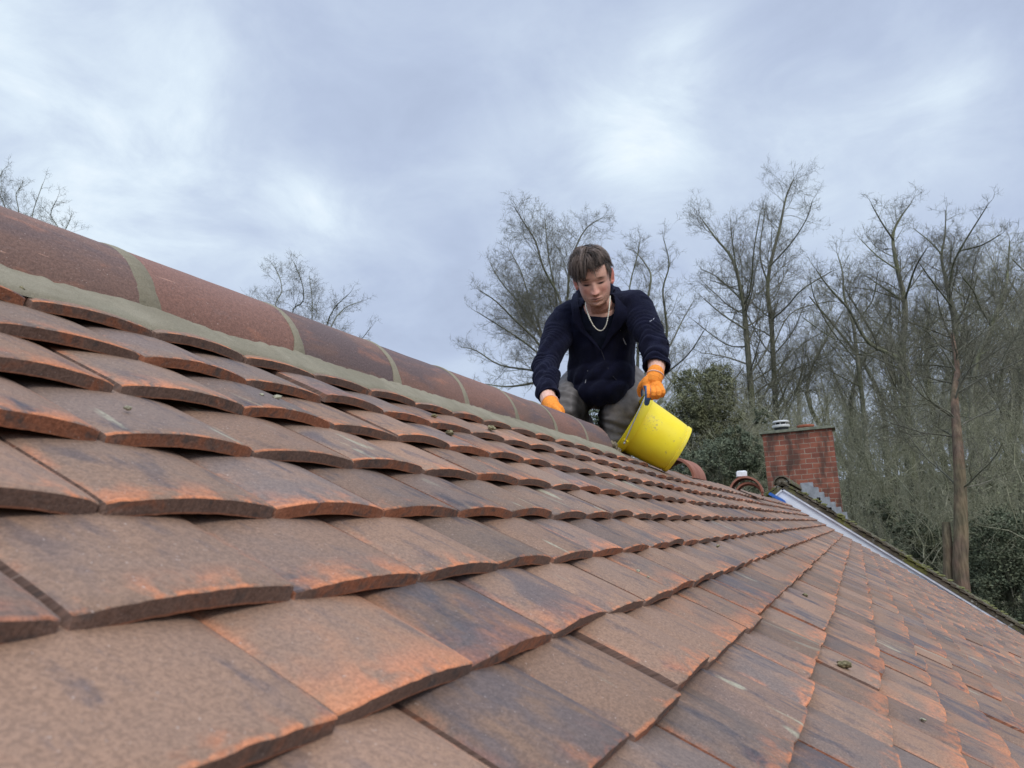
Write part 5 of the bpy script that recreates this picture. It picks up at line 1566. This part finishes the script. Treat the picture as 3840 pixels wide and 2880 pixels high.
def top_py(px):
    tab = [(1500, 1640), (2300, 1480), (2500, 1360), (2700, 1360), (2900, 1310), (3100, 1180), (3300, 1090), (3500, 1030), (3700, 960), (4300, 900)]
    for (a, va), (b, vb) in zip(tab, tab[1:]):
        if px <= b: return va + (vb - va) * (px - a) / (b - a)
    return 900
wr_ = random.Random(21)
used = set(); n_w = 0
depths = [wr_.uniform(36, 60) for _ in range(80)]
xs_ = [2330 + (4150 - 2330) * (k + wr_.random()) / 50 for k in range(50)] + [1650, 1760, 1880, 1990, 2140]
for k, px in enumerate(xs_):
    D = depths[k]
    top = at(px, top_py(px) + wr_.uniform(-20, 150), D)
    gz = -5.0 + max(0, D - 34) * 0.04
    h = top.z - gz
    if h < 3: continue
    src = protos[k % 3]
    if k % 3 not in used: root = src; used.add(k % 3)
    else:
        root = src.copy(); COL.objects.link(root)
        for ch_ in list(src.children):
            c_ = ch_.copy(); COL.objects.link(c_); c_.parent = root
    sc = h / 11.0
    root.location = (D, top.y, gz - 0.1); root.rotation_euler = (0, 0, wr_.random() * 6.28); root.scale = (sc * wr_.uniform(0.8, 1.1),) * 2 + (sc,)
    tag(root, 'thin grey bare tree in the crowded wood behind the nearer trees', 'tree', 'trees of the wood behind')

# ---- evergreens
def leaf_mat(name, a, b):
    m = Mat(name, 0.75, 0.25); o = m.tc.outputs['Object']
    m.color(m.mix(m.step(m.noise(o, 2.2, 5, 0.65), 0.36, 0.62), a, b))
    return m.m
def evergreen(label, D, blobs, mat, nleaf, size, cat='tree', name='evergreen_tree', twigs=260, group=None):
    tr_rng.seed(int(D * 31 + nleaf))
    cs = [(at(x_, y_, D + dd), r_ * D / FPX) for x_, y_, r_, dd in blobs]
    c0 = cs[0][0]
    root = empty(name, (c0.x, c0.y, -5.0)); tag(root, label, cat, group)
    tk = Wood(); tk.add([Vector((c0.x, c0.y, -5.2)), Vector((c0.x + .1, c0.y, (c0.z - 5) / 2)), c0], 0.16, 0.05, 7)
    cr_ = MB()
    tot = sum(r_ ** 2 for _, r_ in cs)
    for c, r_ in cs:
        nc = int(nleaf * r_ ** 2 / tot)
        tk.add([c0.lerp(c, 0.0) - Vector((0, 0, 0.8)), c0.lerp(c, 0.5), c], 0.05, 0.012, 4)
        ncl = max(10, int(nc / 45))
        for q_ in range(ncl):
            d = Vector((tr_rng.gauss(0, 1), tr_rng.gauss(0, 1), tr_rng.gauss(0, 1))).normalized()
            cc = c + Vector((d.x * r_, d.y * r_, d.z * r_)) * (0.45 + 0.62 * tr_rng.random() ** 0.6)
            rc = r_ * tr_rng.uniform(0.09, 0.20)
            axis = (d + Vector((0, 0, 0.7))).normalized()
            tk.add([cc - d * rc * 2.2, cc + axis * rc], 0.008, 0.003, 3)
            for k in range(45):
                p = cc + Vector((tr_rng.gauss(0, 1), tr_rng.gauss(0, 1), tr_rng.gauss(0, 1))) * rc * 0.55 + axis * tr_rng.uniform(-0.3, 1) * rc
                a_ = rdir(axis, R_(tr_rng.uniform(20, 95))) * size * tr_rng.uniform(0.6, 1.4)
                b_ = a_.orthogonal().normalized() * size * 0.30
                cr_.add([p, p + a_ * 0.5 + b_, p + a_, p + a_ * 0.5 - b_], [(0, 1, 2, 3)], 0, False)
    tk.m.build('trunk', M_bark, root, sharp=None)
    cr_.build('crown', mat, root, sharp=None)
    return root
M_ev1 = leaf_mat('olive_foliage', (0.115, 0.122, 0.058), (0.19, 0.19, 0.10))
M_ev2 = leaf_mat('dark_foliage', (0.085, 0.105, 0.062), (0.155, 0.172, 0.105))
evergreen('dark olive evergreen with rounded top just right of the bucket', 21, [(2640, 1500, 95, 0), (2580, 1440, 55, 0.3), (2690, 1430, 60, 0.4), (2560, 1560, 70, -0.5), (2700, 1570, 80, 0.6), (2620, 1640, 100, 0), (2530, 1660, 60, 0.3), (2740, 1680, 70, 0.5)], M_ev1, 34000, 0.055)
evergreen('darker low evergreen filling the space left of the chimney', 19, [(2700, 1740, 85, 0), (2610, 1770, 70, 0.4), (2790, 1700, 60, 0.2), (2820, 1780, 60, 0.6), (2560, 1740, 55, -0.3), (2760, 1640, 45, 0.5), (2850, 1560, 30, 0.8)], M_ev2, 20000, 0.052)
evergreen('deep green laurel bank at the lower right corner of the wood', 20, [(3760, 2060, 110, 0), (3700, 2170, 70, 0.2), (3800, 2240, 90, -0.4), (3880, 2080, 100, 0.3), (3720, 1990, 50, 0.6)], M_ev2, 26000, 0.060, 'shrub', 'evergreen_shrub')
evergreen('green laurel clump between the mossy roof and the red-barked trunk', 22, [(3440, 2020, 60, 0), (3370, 1960, 45, 0.4), (3500, 2090, 45, 0.2), (3300, 1900, 35, 0.4)], M_ev2, 6500, 0.075, 'shrub', 'evergreen_shrub')
evergreen('dark ivy-clad small tree low behind the kneeling man', 24, [(2170, 1560, 60, 0), (2220, 1600, 50, 0.4), (2120, 1580, 40, 0.2), (2260, 1560, 35, 0.4)], M_ev2, 5000, 0.075)

# red-brown barked trunk close behind the mossy roof
tr_rng.seed(77)
rb = at(3612, 2250, 17.5)
rt_ = empty('bare_tree', (rb.x, rb.y, -5.2)); tag(rt_, 'nearest tree with red-brown bark, straight thick trunk at the right', 'tree', 'bare winter trees round the house')
w1, w2 = Wood(), Wood()
P = smooth_poly([Vector((rb.x, rb.y, -5.2)), at(3612, 2250, 17.5), at(3604, 2000, 17.5), at(3600, 1800, 17.6), at(3590, 1640, 17.7), at(3580, 1480, 18), at(3590, 1380, 18.3), at(3570, 1250, 18.6)], 5)
w1.add(P[:21], 0.165, 0.092, 12); w1.add(P[20:], 0.092, 0.03, 9)
st2 = smooth_poly([at(3560, 2260, 17.6), at(3556, 2080, 17.6), at(3548, 1960, 17.7)], 4); w1.add(st2, 0.11, 0.075, 9)
for k in range(24):
    i = tr_rng.randint(14, len(P) - 2)
    grow(w2, P[i], rdir((P[i + 1] - P[i]).normalized(), R_(tr_rng.uniform(45, 85))), tr_rng.uniform(0.7, 2.3), 0.022, 0, (4.5, 8), 0.06)
w1.m.build('trunk', M_red, rt_, sharp=None); w2.m.build('crown', M_twig, rt_, sharp=None)

# brambles and saplings: tangled understorey in front of the wood
tr_rng.seed(5)
ug = Wood(); lv = MB()
for k in range(650):
    px = tr_rng.uniform(2480, 4000); D = tr_rng.uniform(19, 34)
    lo_py = tr_rng.uniform(1740, 2300) if px > 3050 else tr_rng.uniform(1720, 2000)
    if px > 3300: lo_py -= 60
    p = at(px, lo_py, D)
    d = Vector((tr_rng.gauss(0, 0.5), tr_rng.gauss(0, 0.5), 1)).normalized()
    grow(ug, p, d, tr_rng.uniform(0.8, 2.4), tr_rng.uniform(0.006, 0.018), 1, (0, 5.0, 7.0), tr_rng.uniform(-0.06, 0.10))
uo = ug.m.build('undergrowth', bark_mat('bramble_stems', (0.36, 0.35, 0.25), (0.26, 0.26, 0.175), 0.5), None, sharp=None); uo['kind'] = 'stuff'
for k in range(20000):
    px = tr_rng.uniform(2480, 4050); D = tr_rng.uniform(20, 33)
    py = tr_rng.triangular(1740, 2400, 2150)
    if px < 3100 and py > 2000: continue
    p = at(px, py, D)
    if noise.noise(p * 0.55) < 0.02: continue
    a_ = Vector((tr_rng.gauss(0, 1), tr_rng.gauss(0, 1), tr_rng.gauss(0.3, 0.8))).normalized() * 0.085
    b_ = a_.orthogonal().normalized() * 0.028
    lv.add([p, p + a_ * 0.5 + b_, p + a_, p + a_ * 0.5 - b_], [(0, 1, 2, 3)], 0, False)
lo = lv.build('undergrowth', leaf_mat('bramble_leaves', (0.11, 0.12, 0.065), (0.20, 0.205, 0.12)), None, sharp=None); lo['kind'] = 'stuff'
